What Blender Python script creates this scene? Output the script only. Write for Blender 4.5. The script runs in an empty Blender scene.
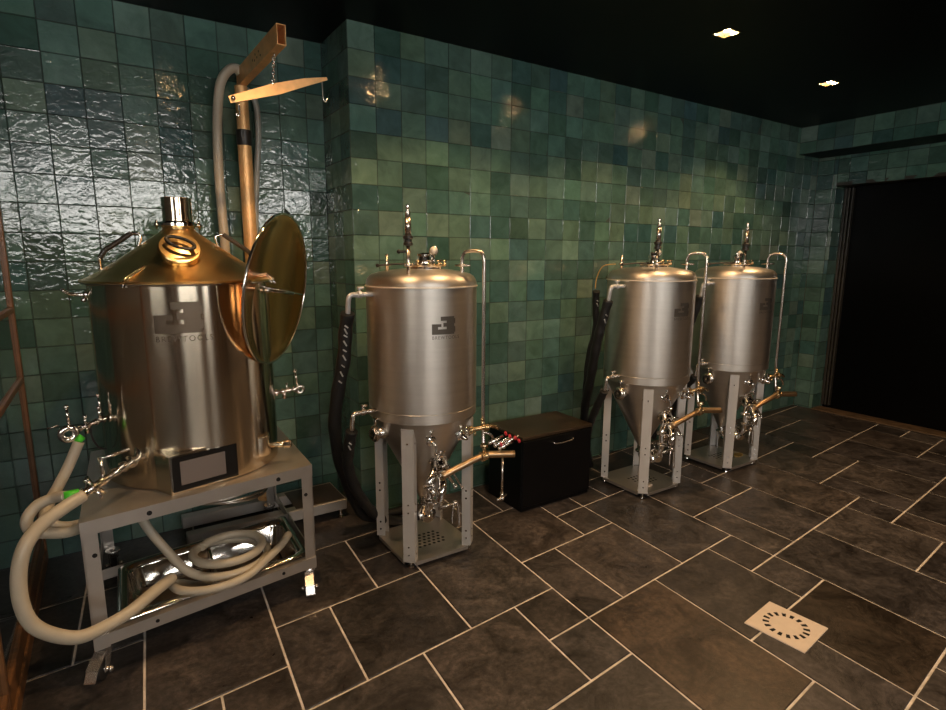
import bpy, math, random
from mathutils import Vector, Matrix

PI = math.pi
C = bpy.context.scene.collection
random.seed(11)

# ------------------------------------------------------------------ materials
MATS = {}

def new_mat(name):
    m = bpy.data.materials.new(name)
    m.use_nodes = True
    nt = m.node_tree
    for n in list(nt.nodes):
        nt.nodes.remove(n)
    out = nt.nodes.new('ShaderNodeOutputMaterial')
    b = nt.nodes.new('ShaderNodeBsdfPrincipled')
    nt.links.new(b.outputs[0], out.inputs[0])
    MATS[name] = m
    return m, nt, b

def noise(nt, scale, detail=3, rough=0.5, vec=None, dist=0.0):
    n = nt.nodes.new('ShaderNodeTexNoise')
    n.inputs['Scale'].default_value = scale
    n.inputs['Detail'].default_value = detail
    n.inputs['Roughness'].default_value = rough
    n.inputs['Distortion'].default_value = dist
    if vec is not None:
        nt.links.new(vec, n.inputs['Vector'])
    return n

def ramp(nt, fac, stops):
    r = nt.nodes.new('ShaderNodeValToRGB')
    nt.links.new(fac, r.inputs[0])
    e = r.color_ramp.elements
    while len(e) < len(stops):
        e.new(0.5)
    for i, (p, c) in enumerate(stops):
        e[i].position = p
        e[i].color = c if len(c) == 4 else (*c, 1)
    return r

def mixc(nt, a, b, fac, mode='MIX'):
    m = nt.nodes.new('ShaderNodeMix')
    m.data_type = 'RGBA'
    m.blend_type = mode
    for sock, v in ((m.inputs[0], fac), (m.inputs[6], a), (m.inputs[7], b)):
        if hasattr(v, 'is_linked') or isinstance(v, bpy.types.NodeSocket):
            nt.links.new(v, sock)
        elif isinstance(v, (int, float)):
            sock.default_value = v
        else:
            sock.default_value = (*v, 1)
    return m.outputs[2]

def bump(nt, b, height, strength, dist=0.01, prev=None):
    n = nt.nodes.new('ShaderNodeBump')
    n.inputs['Strength'].default_value = strength
    n.inputs['Distance'].default_value = dist
    nt.links.new(height, n.inputs['Height'])
    if prev is not None:
        nt.links.new(prev, n.inputs['Normal'])
    nt.links.new(n.outputs[0], b.inputs['Normal'])
    return n.outputs[0]

def simple(name, col, rough=0.5, metal=0.0, spec=0.5, var=0.0, vscale=8, bmp=0.0, bscale=60, aniso=0.0, rvar=0.0, stretch=None):
    m, nt, b = new_mat(name)
    tc = nt.nodes.new('ShaderNodeTexCoord')
    vec = tc.outputs['Object']
    if stretch:
        mp = nt.nodes.new('ShaderNodeMapping')
        mp.inputs['Scale'].default_value = stretch
        nt.links.new(vec, mp.inputs['Vector'])
        vec = mp.outputs[0]
    b.inputs['Metallic'].default_value = metal
    b.inputs['Roughness'].default_value = rough
    b.inputs['Specular IOR Level'].default_value = spec
    if aniso:
        b.inputs['Anisotropic'].default_value = aniso
        b.inputs['Anisotropic Rotation'].default_value = 0.25
        tg = nt.nodes.new('ShaderNodeTangent'); tg.direction_type = 'RADIAL'; tg.axis = 'Z'
        nt.links.new(tg.outputs[0], b.inputs['Tangent'])
    n = noise(nt, vscale, 4, 0.6, vec)
    lo = tuple(c * (1 - var) for c in col)
    hi = tuple(min(1, c * (1 + var)) for c in col)
    r = ramp(nt, n.outputs[0], [(0.3, lo), (0.7, hi)])
    nt.links.new(r.outputs[0], b.inputs['Base Color'])
    if rvar:
        mr = nt.nodes.new('ShaderNodeMapRange')
        mr.inputs[3].default_value = max(0, rough - rvar)
        mr.inputs[4].default_value = rough + rvar
        nt.links.new(n.outputs[0], mr.inputs[0])
        nt.links.new(mr.outputs[0], b.inputs['Roughness'])
    if bmp:
        n2 = noise(nt, bscale, 4, 0.6, vec)
        bump(nt, b, n2.outputs[0], bmp, 0.003)
    return m

def emissive(name, col, strength):
    m, nt, b = new_mat(name)
    b.inputs['Base Color'].default_value = (*[c * 0.5 for c in col], 1)
    b.inputs['Emission Color'].default_value = (*col, 1)
    b.inputs['Emission Strength'].default_value = strength
    return m

# hand-made glazed wall tile: colour per tile from the mesh, mottled glaze, wavy gloss
m, nt, b = new_mat('glazed_tile')
at = nt.nodes.new('ShaderNodeVertexColor'); at.layer_name = 'tile_colour'
tc = nt.nodes.new('ShaderNodeTexCoord')
n1 = noise(nt, 9, 4, 0.6, tc.outputs['Object'], 0.6)
r1 = ramp(nt, n1.outputs[0], [(0.3, (0.7, 0.72, 0.7)), (0.72, (1.28, 1.25, 1.25))])
col = mixc(nt, at.outputs['Color'], r1.outputs[0], 0.85, 'MULTIPLY')
nt.links.new(col, b.inputs['Base Color'])
b.inputs['Roughness'].default_value = 0.055
b.inputs['Specular IOR Level'].default_value = 0.62
mpt = nt.nodes.new('ShaderNodeMapping'); mpt.inputs['Scale'].default_value = (1, 1, 1.5)
nt.links.new(tc.outputs['Object'], mpt.inputs['Vector'])
n2 = noise(nt, 21, 2.5, 0.5, mpt.outputs[0], 1.0)
p1 = bump(nt, b, n2.outputs[0], 0.34, 0.0055)
n3 = noise(nt, 65, 2, 0.5, tc.outputs['Object'], 0.3)
bump(nt, b, n3.outputs[0], 0.18, 0.0018, p1)

simple('wall_grout', (0.018, 0.022, 0.018), 0.8, var=0.2)

simple('green_grout', (0.026, 0.042, 0.034), 0.8, var=0.2)
# slate-look floor tile
m, nt, b = new_mat('slate_tile')
at = nt.nodes.new('ShaderNodeVertexColor'); at.layer_name = 'tile_colour'
tc = nt.nodes.new('ShaderNodeTexCoord')
n1 = noise(nt, 5.5, 9, 0.72, tc.outputs['Object'], 0.9)
r1 = ramp(nt, n1.outputs[0], [(0.36, (0.40, 0.38, 0.36)), (0.5, (0.95, 0.95, 0.95)), (0.64, (1.8, 1.75, 1.72))])
col = mixc(nt, at.outputs['Color'], r1.outputs[0], 0.9, 'MULTIPLY')
n4 = noise(nt, 38, 5, 0.7, tc.outputs['Object'])
r4 = ramp(nt, n4.outputs[0], [(0.40, (0.5, 0.5, 0.5)), (0.62, (1.6, 1.6, 1.6))])
col = mixc(nt, col, r4.outputs[0], 0.6, 'MULTIPLY')
nt.links.new(col, b.inputs['Base Color'])
mr = nt.nodes.new('ShaderNodeMapRange')
mr.inputs[1].default_value = 0.3; mr.inputs[2].default_value = 0.7
mr.inputs[3].default_value = 0.26; mr.inputs[4].default_value = 0.5
nt.links.new(n1.outputs[0], mr.inputs[0])
nt.links.new(mr.outputs[0], b.inputs['Roughness'])
b.inputs['Specular IOR Level'].default_value = 0.45
p1 = bump(nt, b, n1.outputs[0], 0.5, 0.006)
bump(nt, b, n4.outputs[0], 0.3, 0.002, p1)
simple('floor_grout', (0.66, 0.61, 0.56), 0.85, var=0.35, vscale=14, bmp=0.5, bscale=90)

simple('black_ceiling', (0.0022, 0.0018, 0.0018), 0.42, spec=0.12, var=0.2)
simple('dark_plaster', (0.24, 0.19, 0.15), 0.75, var=0.2)
simple('brushed_tank_steel', (0.60, 0.56, 0.51), 0.44, 1.0, var=0.05, vscale=3, rvar=0.03, bmp=0.04, bscale=120, stretch=(1, 1, 14), aniso=0.5)
simple('satin_steel', (0.54, 0.50, 0.455), 0.40, 0.85, var=0.08, vscale=5, rvar=0.05)
simple('tube_steel', (0.66, 0.60, 0.54), 0.24, 1.0, var=0.06)
simple('satin_band', (0.8, 0.72, 0.62), 0.45, 0.5)
simple('bright_zinc', (0.66, 0.62, 0.58), 0.22, 0.85, var=0.1, vscale=30)
simple('chrome', (0.80, 0.76, 0.71), 0.10, 1.0, var=0.04)
simple('kettle_mirror_steel', (0.74, 0.645, 0.51), 0.17, 1.0, var=0.03, vscale=2, rvar=0.02, stretch=(8, 8, 0.4), aniso=0.9)
simple('warm_lit_lid_steel', (0.95, 0.64, 0.28), 0.29, 1.0, var=0.05, vscale=3, rvar=0.03, aniso=0.45)  # gold of the warm lamp light put into the steel colour
simple('warm_lit_disc_steel', (0.92, 0.46, 0.19), 0.16, 1.0, var=0.05, vscale=3, rvar=0.03)  # warm reflections put into the base colour, against the green walls
simple('warm_lit_hoist_steel', (0.88, 0.52, 0.23), 0.42, 0.45, var=0.15, vscale=14, rvar=0.05)  # orange glow of the lamps tinted into this steel
simple('powder_coated_leg', (0.53, 0.505, 0.475), 0.5, 0.35, var=0.04)
simple('brass', (0.62, 0.46, 0.26), 0.24, 1.0, var=0.08)
simple('copper_tone_pipe', (0.52, 0.36, 0.21), 0.33, 1.0, var=0.10, vscale=20)
simple('pale_hose', (0.46, 0.415, 0.33), 0.38, var=0.06, vscale=9)
simple('clear_grey_hose', (0.36, 0.37, 0.335), 0.30, var=0.08, vscale=9)
simple('ribbed_hose_metal', (0.55, 0.5, 0.44), 0.3, 1.0)
simple('black_foam', (0.008, 0.008, 0.008), 0.5, var=0.3, vscale=40, bmp=0.6, bscale=120)
simple('pale_silver', (0.55, 0.55, 0.55), 0.35, 0.4, var=0.2)
simple('black_rubber', (0.012, 0.012, 0.012), 0.55)
simple('dark_grip', (0.018, 0.015, 0.012), 0.4)
simple('cabinet_black', (0.0025, 0.0025, 0.0028), 0.42, spec=0.2, var=0.2)
simple('cabinet_top_brown', (0.035, 0.022, 0.012), 0.3, var=0.3, vscale=6)
simple('etched_logo', (0.115, 0.098, 0.08), 0.5, 0.6)
simple('etched_logo_kettle', (0.16, 0.12, 0.085), 0.42, 0.7)
simple('hole_black', (0.004, 0.004, 0.004), 0.8)
simple('green_clip', (0.05, 0.50, 0.02), 0.4)
simple('red_knob', (0.45, 0.015, 0.03), 0.35)
simple('white_dial', (0.75, 0.73, 0.7), 0.4)
simple('screen_glass', (0.19, 0.165, 0.155), 0.10, spec=0.8)
simple('screen_bezel', (0.012, 0.012, 0.012), 0.12)
simple('drain_plate_cream', (0.70, 0.60, 0.50), 0.42, var=0.05, vscale=20)
simple('stained_wood', (0.16, 0.075, 0.03), 0.38, var=0.35, vscale=6, stretch=(1, 8, 1))
simple('door_black', (0.002, 0.002, 0.002), 0.3, spec=0.12)
simple('door_frame_dark', (0.035, 0.03, 0.022), 0.4, var=0.3)
simple('threshold_wood', (0.11, 0.07, 0.04), 0.5, var=0.4, vscale=12)
simple('yellow_stain_wood', (0.30, 0.2, 0.05), 0.5, var=0.3)
emissive('lamp_bulb', (1.0, 0.62, 0.28), 420)
emissive('window_daylight', (1.0, 0.97, 0.92), 13)
m, nt, b = new_mat('clear_pane')
b.inputs['Base Color'].default_value = (0.92, 0.95, 0.93, 1)
b.inputs['Roughness'].default_value = 0.02
b.inputs['Transmission Weight'].default_value = 1.0
b.inputs['IOR'].default_value = 1.45

# ------------------------------------------------------------------ mesh builder
class MB:
    def __init__(s):
        s.v = []; s.f = []; s.sm = []; s.mi = []; s.cur = 0
    def add(s, vs, fs, smooth=False, mi=None):
        o = len(s.v)
        s.v += [tuple(v) for v in vs]
        s.f += [tuple(i + o for i in f) for f in fs]
        s.sm += [smooth] * len(fs)
        s.mi += [s.cur if mi is None else mi] * len(fs)
        return s
    def box(s, a, b, M=None, bev=0.0):
        x0, y0, z0 = [min(a[i], b[i]) for i in range(3)]
        x1, y1, z1 = [max(a[i], b[i]) for i in range(3)]
        if bev <= 0:
            vs = [(x, y, z) for x in (x0, x1) for y in (y0, y1) for z in (z0, z1)]
            fs = [(0, 1, 3, 2), (4, 6, 7, 5), (0, 4, 5, 1), (2, 3, 7, 6), (0, 2, 6, 4), (1, 5, 7, 3)]
        else:
            e = min(bev, (x1 - x0) / 2.01, (y1 - y0) / 2.01, (z1 - z0) / 2.01)
            vs = []; idx = {}
            for ix, x in enumerate((x0, x1)):
                for iy, y in enumerate((y0, y1)):
                    for iz, z in enumerate((z0, z1)):
                        sx, sy, sz = (1, -1)[ix], (1, -1)[iy], (1, -1)[iz]
                        for k, p in enumerate(((x, y + sy * e, z + sz * e), (x + sx * e, y, z + sz * e), (x + sx * e, y + sy * e, z))):
                            idx[ix, iy, iz, k] = len(vs); vs.append(p)
            I = lambda a, b, c, k: idx[a, b, c, k]
            fs = []
            for t in (0, 1):
                fs.append([I(t, 0, 0, 0), I(t, 1, 0, 0), I(t, 1, 1, 0), I(t, 0, 1, 0)])
                fs.append([I(0, t, 0, 1), I(1, t, 0, 1), I(1, t, 1, 1), I(0, t, 1, 1)])
                fs.append([I(0, 0, t, 2), I(1, 0, t, 2), I(1, 1, t, 2), I(0, 1, t, 2)])
            for p in (0, 1):
                for q in (0, 1):
                    fs.append([I(p, q, 0, 0), I(p, q, 1, 0), I(p, q, 1, 1), I(p, q, 0, 1)])
                    fs.append([I(p, 0, q, 0), I(p, 1, q, 0), I(p, 1, q, 2), I(p, 0, q, 2)])
                    fs.append([I(0, p, q, 1), I(1, p, q, 1), I(1, p, q, 2), I(0, p, q, 2)])
            for p in (0, 1):
                for q in (0, 1):
                    for r in (0, 1):
                        fs.append([I(p, q, r, 0), I(p, q, r, 1), I(p, q, r, 2)])
            cen = Vector(((x0 + x1) / 2, (y0 + y1) / 2, (z0 + z1) / 2))
            out = []
            for f in fs:
                pts = [Vector(vs[i]) for i in f]
                n = (pts[1] - pts[0]).cross(pts[2] - pts[0])
                if n.dot(sum(pts, Vector()) / len(pts) - cen) < 0:
                    f = f[::-1]
                out.append(tuple(f))
            fs = out
        if M is not None:
            vs = [M @ Vector(v) for v in vs]
        return s.add(vs, fs)
    def lathe(s, prof, c=(0, 0, 0), seg=48, M=None, smooth=True, cap=True, a0=0, a1=2 * PI, _raw=False):
        # prof: list of (r, z) from bottom to top
        if smooth and len(prof) > 2:
            # hard edges where the profile turns sharply: repeat that ring
            brk = [0]
            for i in range(1, len(prof) - 1):
                u = Vector((prof[i][0] - prof[i - 1][0], prof[i][1] - prof[i - 1][1])); w = Vector((prof[i + 1][0] - prof[i][0], prof[i + 1][1] - prof[i][1]))
                if u.length > 1e-7 and w.length > 1e-7 and u.angle(w) > math.radians(22): brk.append(i)
            if len(brk) > 1:
                brk.append(len(prof) - 1)
                for i, (b0, b1) in enumerate(zip(brk[:-1], brk[1:])):
                    s.lathe(prof[b0:b1 + 1], c, seg, M, True, False, a0, a1, _raw=True)
                if cap:
                    for r_, z_, up in ((prof[0][0], prof[0][1], False), (prof[-1][0], prof[-1][1], True)):
                        if r_ > 1e-4:
                            vs = [Vector((r_ * math.cos(2 * PI * k / seg), r_ * math.sin(2 * PI * k / seg), z_)) for k in range(seg)]
                            if M is not None: vs = [M @ v for v in vs]
                            s.add([v + Vector(c) for v in vs], [tuple(range(seg)) if up else tuple(range(seg))[::-1]])
                return s
        full = abs(a1 - a0 - 2 * PI) < 1e-6
        n = seg if full else seg + 1
        vs = []
        for r, z in prof:
            for k in range(n):
                a = a0 + (a1 - a0) * k / seg
                vs.append(Vector((r * math.cos(a), r * math.sin(a), z)))
        if M is not None:
            vs = [M @ v for v in vs]
        vs = [v + Vector(c) for v in vs]
        fs = []
        for j in range(len(prof) - 1):
            for k in range(n if full else seg):
                k2 = (k + 1) % n
                fs.append((j * n + k, j * n + k2, (j + 1) * n + k2, (j + 1) * n + k))
        s.add(vs, fs, smooth)
        if cap and full:
            o = len(s.v) - len(vs)
            if prof[0][0] > 1e-4:
                s.f.append(tuple(o + k for k in range(n))[::-1]); s.sm.append(False); s.mi.append(s.cur)
            if prof[-1][0] > 1e-4:
                s.f.append(tuple(o + (len(prof) - 1) * n + k for k in range(n))); s.sm.append(False); s.mi.append(s.cur)
        return s
    def cyl(s, p, q, r, r2=None, seg=20, smooth=True):
        p = Vector(p); q = Vector(q); d = q - p
        M = d.to_track_quat('Z', 'Y').to_matrix().to_4x4()
        return s.lathe([(r, 0), (r if r2 is None else r2, d.length)], p, seg, M, smooth)
    def prof_along(s, p, d, prof, seg=20):
        p = Vector(p); d = Vector(d).normalized()
        return s.lathe(prof, p, seg, d.to_track_quat('Z', 'Y').to_matrix().to_4x4())
    def tube(s, pts, r, seg=12, sub=6, closed=False, smoothpath=True):
        P = [Vector(p) for p in pts]
        if smoothpath and len(P) > 2:
            out = []
            n = len(P)
            rng = range(n if closed else n - 1)
            for i in rng:
                if closed:
                    p0, p1, p2, p3 = P[(i - 1) % n], P[i], P[(i + 1) % n], P[(i + 2) % n]
                else:
                    p0, p1, p2, p3 = P[max(i - 1, 0)], P[i], P[i + 1], P[min(i + 2, n - 1)]
                for k in range(sub):
                    t = k / sub
                    out.append(0.5 * ((2 * p1) + (-p0 + p2) * t + (2 * p0 - 5 * p1 + 4 * p2 - p3) * t * t + (-p0 + 3 * p1 - 3 * p2 + p3) * t ** 3))
            if not closed:
                out.append(P[-1])
            P = out
        n = len(P)
        def tan(i):
            if closed:
                return (P[(i + 1) % n] - P[(i - 1) % n]).normalized()
            return (P[min(i + 1, n - 1)] - P[max(i - 1, 0)]).normalized()
        t0 = tan(0)
        ref = Vector((0, 0, 1)) if abs(t0.z) < 0.9 else Vector((1, 0, 0))
        u = t0.cross(ref).normalized()
        vs = []
        for i in range(n):
            t = tan(i)
            u = (u - t * u.dot(t)).normalized()
            w = t.cross(u)
            rr = r(i / (n - 1)) if callable(r) else r
            for k in range(seg):
                a = 2 * PI * k / seg
                vs.append(P[i] + (u * math.cos(a) + w * math.sin(a)) * rr)
        fs = []
        for i in range(n if closed else n - 1):
            i2 = (i + 1) % n
            for k in range(seg):
                k2 = (k + 1) % seg
                fs.append((i * seg + k, i * seg + k2, i2 * seg + k2, i2 * seg + k))
        s.add(vs, fs, True)
        if not closed:
            o = len(s.v) - len(vs)
            s.f.append(tuple(o + k for k in range(seg))[::-1]); s.sm.append(False); s.mi.append(s.cur)
            s.f.append(tuple(o + (n - 1) * seg + k for k in range(seg))); s.sm.append(False); s.mi.append(s.cur)
        return s
    def torus(s, c, nrm, R, r, seg=32, ts=10, sx=1.0):
        M = Vector(nrm).normalized().to_track_quat('Z', 'Y').to_matrix()
        pts = [Vector(c) + M @ Vector((R * math.cos(2 * PI * k / seg) * sx, R * math.sin(2 * PI * k / seg), 0)) for k in range(seg)]
        return s.tube(pts, r, ts, closed=True, smoothpath=False)
    def prism(s, poly, h0, h1, M=None):
        # poly in xy (counter-clockwise), extruded h0..h1 in z
        n = len(poly)
        vs = [Vector((x, y, h0)) for x, y in poly] + [Vector((x, y, h1)) for x, y in poly]
        if M is not None:
            vs = [M @ v for v in vs]
        fs = [tuple(range(n))[::-1], tuple(range(n, 2 * n))] + [(i, (i + 1) % n, n + (i + 1) % n, n + i) for i in range(n)]
        return s.add(vs, fs)
    def ball(s, c, r, seg=16, sz=1.0):
        pr = [(r * math.sin(PI * k / 10), -r * sz * math.cos(PI * k / 10)) for k in range(11)]
        return s.lathe(pr, c, seg, cap=False)
    def build(s, name, mat, parent=None, colours=None):
        me = bpy.data.meshes.new(name)
        off = Vector((0, 0, 0))
        if parent is not None:
            off = world_loc(parent)
        me.from_pydata([Vector(v) - off for v in s.v], [], s.f)
        mats = mat if isinstance(mat, (list, tuple)) else [mat]
        for mm in mats:
            me.materials.append(MATS[mm])
        me.polygons.foreach_set('use_smooth', s.sm)
        me.polygons.foreach_set('material_index', s.mi)
        if colours is not None:
            ca = me.color_attributes.new('tile_colour', 'FLOAT_COLOR', 'CORNER')
            buf = []
            for p, cc in zip(me.polygons, colours):
                buf += list(cc) * p.loop_total
            ca.data.foreach_set('color', buf)
        me.update()
        o = bpy.data.objects.new(name, me)
        C.objects.link(o)
        if parent is not None:
            o.parent = parent
        return o

LOC = {}
def world_loc(o):
    v = Vector((0, 0, 0))
    while o is not None:
        v = v + o.location
        o = o.parent
    return v

def thing(name, label, cat, loc=(0, 0, 0), group=None):
    o = bpy.data.objects.new(name, None)
    o.empty_display_size = 0.05
    C.objects.link(o); o.location = loc
    o['label'] = label; o['category'] = cat
    if group: o['group'] = group
    return o

def tag(o, label, cat, group=None):
    o['label'] = label; o['category'] = cat
    if group: o['group'] = group
    return o

def struct(o):
    o['kind'] = 'structure'
    return o

def partlabel(o, t):
    o['label'] = t
    return o

def copy_tree(o, parent=None):
    c = o.copy(); C.objects.link(c)
    if parent is not None: c.parent = parent
    for ch in list(o.children):
        copy_tree(ch, c)
    return c

# ------------------------------------------------------------------ dimensions
HC = 2.654          # ceiling height
YL = 0.398          # recessed left stretch of the back wall
XR = 4.684          # right wall
XB = 4.323          # front of the tiled beam over the right wall
TW, TH = 0.1475, 0.132
YBACK = -6.2
XLEFT = -3.6
XP = -1.487         # glazed partition

# ------------------------------------------------------------------ tiled walls
def tile_colour():
    r = random.random()
    if r < 0.07:
        c = (0.042, 0.088, 0.080)
    elif r < 0.30:
        c = (0.044, 0.088, 0.068)
    elif r < 0.62:
        c = (0.066, 0.122, 0.092)
    elif r < 0.86:
        c = (0.080, 0.140, 0.104)
    else:
        c = (0.098, 0.150, 0.108)
    k = random.uniform(0.82, 1.2) * 1.27
    return (c[0] * k * random.uniform(0.80, 1.0), c[1] * k * 0.95, c[2] * k * random.uniform(0.95, 1.15), 1)

def tiled(name, org, ud, nd, U, z0, z1, uphase=0.0, zphase=0.0, g=0.0011, grout='green_grout'):
    """wall of separate glazed tiles on a grout bed: org + u*ud, z up; nd is the outward normal"""
    mb = MB(); cols = []
    org = Vector(org); ud = Vector(ud); nd = Vector(nd)
    Z = Vector((0, 0, 1))
    flip = ud.cross(Z).dot(nd) < 0
    def P(u, z, h): return org + ud * u + Z * z + nd * h
    def quad(a, b, c, d, mi, col):
        vs = [a, b, c, d]
        mb.add(vs, [(3, 2, 1, 0) if flip else (0, 1, 2, 3)], mi=mi); cols.append(col)
    quad(P(0, z0, -0.0022), P(U, z0, -0.0022), P(U, z1, -0.0022), P(0, z1, -0.0022), 1, (0.1, 0.1, 0.1, 1))
    us = [0.0]; u = uphase if uphase > 0 else TW
    while u < U - 0.012:
        if u > 0.012: us.append(u)
        u += TW
    us.append(U)
    zs = []; z = HC - zphase
    while z > z0 + 0.012:
        if z < z1 - 0.012: zs.append(z)
        z -= TH
    zs = [z1] + zs + [z0]
    for i in range(len(us) - 1):
        for j in range(len(zs) - 1):
            a, b2 = us[i] + g, us[i + 1] - g
            t, bo = zs[j] - g, zs[j + 1] + g
            if b2 - a < 0.004 or t - bo < 0.004: continue
            col = tile_colour()
            jit = lambda: random.uniform(-0.0008, 0.0008)
            base = [(a + jit(), bo + jit()), (b2 + jit(), bo + jit()), (b2 + jit(), t + jit()), (a + jit(), t + jit())]
            e = 0.002
            w, hgt = b2 - a, t - bo
            top = [(a + e, bo + e), (b2 - e, bo + e), (b2 - e, t - e), (a + e, t - e)]
            tu, tv = random.gauss(0, 0.009), random.gauss(0, 0.009)
            h0 = random.uniform(-0.0006, 0.0006)
            hs = [h0 + tu * (p[0] - (a + b2) / 2) + tv * (p[1] - (t + bo) / 2) for p in top]
            B = [P(p[0], p[1], -0.0020) for p in base]
            T = [P(p[0], p[1], h) for p, h in zip(top, hs)]
            quad(*T, 0, col)
            for k in range(4):
                k2 = (k + 1) % 4
                quad(B[k], B[k2], T[k2], T[k], 0, (col[0] * 0.6, col[1] * 0.6, col[2] * 0.6, 1))
    return mb.build(name, ['glazed_tile', grout], None, cols)

struct(tiled('wall_back_left', (XLEFT, YL, 0), (1, 0, 0), (0, -1, 0), -XLEFT, 0, HC, ((-0.688 - XLEFT) % TW), 0.085 * TH))
struct(tiled('wall_step', (0, YL, 0), (0, -1, 0), (-1, 0, 0), YL, 0, HC, 0.11, 0.0))
struct(tiled('wall_back', (0, 0, 0), (1, 0, 0), (0, -1, 0), XR, 0, HC, g=0.0006, grout='green_grout'))
DY0, DZ = -0.182, 2.15          # door opening
w = tiled('wall_right', (XR, 0, 0), (0, -1, 0), (-1, 0, 0), -DY0, 0, 2.42)
struct(w)
struct(tiled('wall_right_lintel', (XR, DY0, 0), (0, -1, 0), (-1, 0, 0), 2.2, DZ, 2.42, 0.1))
struct(tiled('wall_right_reveal', (XR, DY0, 0), (1, 0, 0), (0, -1, 0), 0.20, 0, DZ))
bm_ = tiled('beam_right', (XB, 0, 0), (0, -1, 0), (-1, 0, 0), 6.2, 2.42, HC)
struct(bm_)
mb = MB(); mb.box((XB + 0.004, 0, 2.42), (XR, YBACK, 2.46)); struct(mb.build('beam_soffit_right', 'black_ceiling'))
# plain walls behind the camera and round the side room
mb = MB(); mb.box((XR, DY0 - 2.2, 0), (XR + 0.1, YBACK, HC)); struct(mb.build('wall_right_rear', 'dark_plaster'))
def wall_with_windows(name, P, U0, U1, wins, z0, z1):
    mb = MB(); us = sorted(set([U0, U1] + [u for w_ in wins for u in w_]))
    mb.box(P(U0, 0, 0), P(U1, -0.1, z0)); mb.box(P(U0, 0, z1), P(U1, -0.1, HC))
    for a, b2 in zip(us[:-1], us[1:]):
        if any(w_[0] <= (a + b2) / 2 <= w_[1] for w_ in wins): continue
        mb.box(P(a, 0, z0), P(b2, -0.1, z1))
    return struct(mb.build(name, 'dark_plaster'))
def window(name, P, a, b2, z0, z1, n):
    mb = MB()
    for k in range(n + 1):
        x = a + (b2 - a) * k / n
        mb.box(P(x - 0.03, -0.02, z0), P(x + 0.03, -0.08, z1))
    for z in (z0, z1, z0 + (z1 - z0) * 0.6):
        mb.box(P(a, -0.02, z - 0.03), P(b2, -0.08, z + 0.03))
    wf = struct(mb.build(name, 'dark_grip'))
    mb = MB(); mb.box(P(a, -0.085, z0), P(b2, -0.09, z1))
    struct(mb.build('pane', 'window_daylight', wf))
PF = lambda u, h, z: (u, YBACK + h, z)
PL = lambda u, h, z: (XLEFT + h, u, z)
WZ0, WZ1 = 1.72, 2.60
wall_with_windows('wall_front', PF, XLEFT, XR, [(-2.1, 0.1), (1.0, 1.7)], WZ0, WZ1)
wall_with_windows('wall_left', PL, YBACK, YL, [(-4.9, -3.1)], WZ0, WZ1)
for k_, x_ in enumerate((-3.2, -2.5, 0.5, 2.2, 2.9, 3.6, 4.3)):  # unseen pilasters, added so the kettle reflects vertical stripes
    mb = MB(); mb.box((x_ - 0.16, YBACK, 0), (x_ + 0.16, YBACK + 0.08, HC - 0.001)); struct(mb.build('trim_%d' % (k_ + 4), 'stained_wood'))
window('window_1', PF, -2.1, 0.1, WZ0, WZ1, 3)
window('window_3', PF, 1.0, 1.7, WZ0, WZ1, 1)
window('window_4', PL, -4.9, -3.1, WZ0, WZ1, 3)
# ------------------------------------------------------------------ ceiling with square lamp recesses
LAMPS = [(-0.62, -0.92), (0.55, -0.93), (1.74, -0.935), (3.108, -0.80), (-0.6, -3.4), (1.2, -3.4), (3.0, -3.4)]  # last three are unseen, added behind the camera for warm light
HS = 0.042
xs = sorted(set([XLEFT, XR + 0.4] + [x + d for x, y in LAMPS for d in (-HS, HS)]))
ys = sorted(set([YBACK, YL] + [y + d for x, y in LAMPS for d in (-HS, HS)]))
mb = MB()
for i in range(len(xs) - 1):
    for j in range(len(ys) - 1):
        cx, cy = (xs[i] + xs[i + 1]) / 2, (ys[j] + ys[j + 1]) / 2
        if any(abs(cx - x) < HS and abs(cy - y) < HS for x, y in LAMPS): continue
        mb.add([(xs[i], ys[j], HC), (xs[i], ys[j + 1], HC), (xs[i + 1], ys[j + 1], HC), (xs[i + 1], ys[j], HC)], [(0, 1, 2, 3)])
struct(mb.build('ceiling', 'black_ceiling'))

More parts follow.
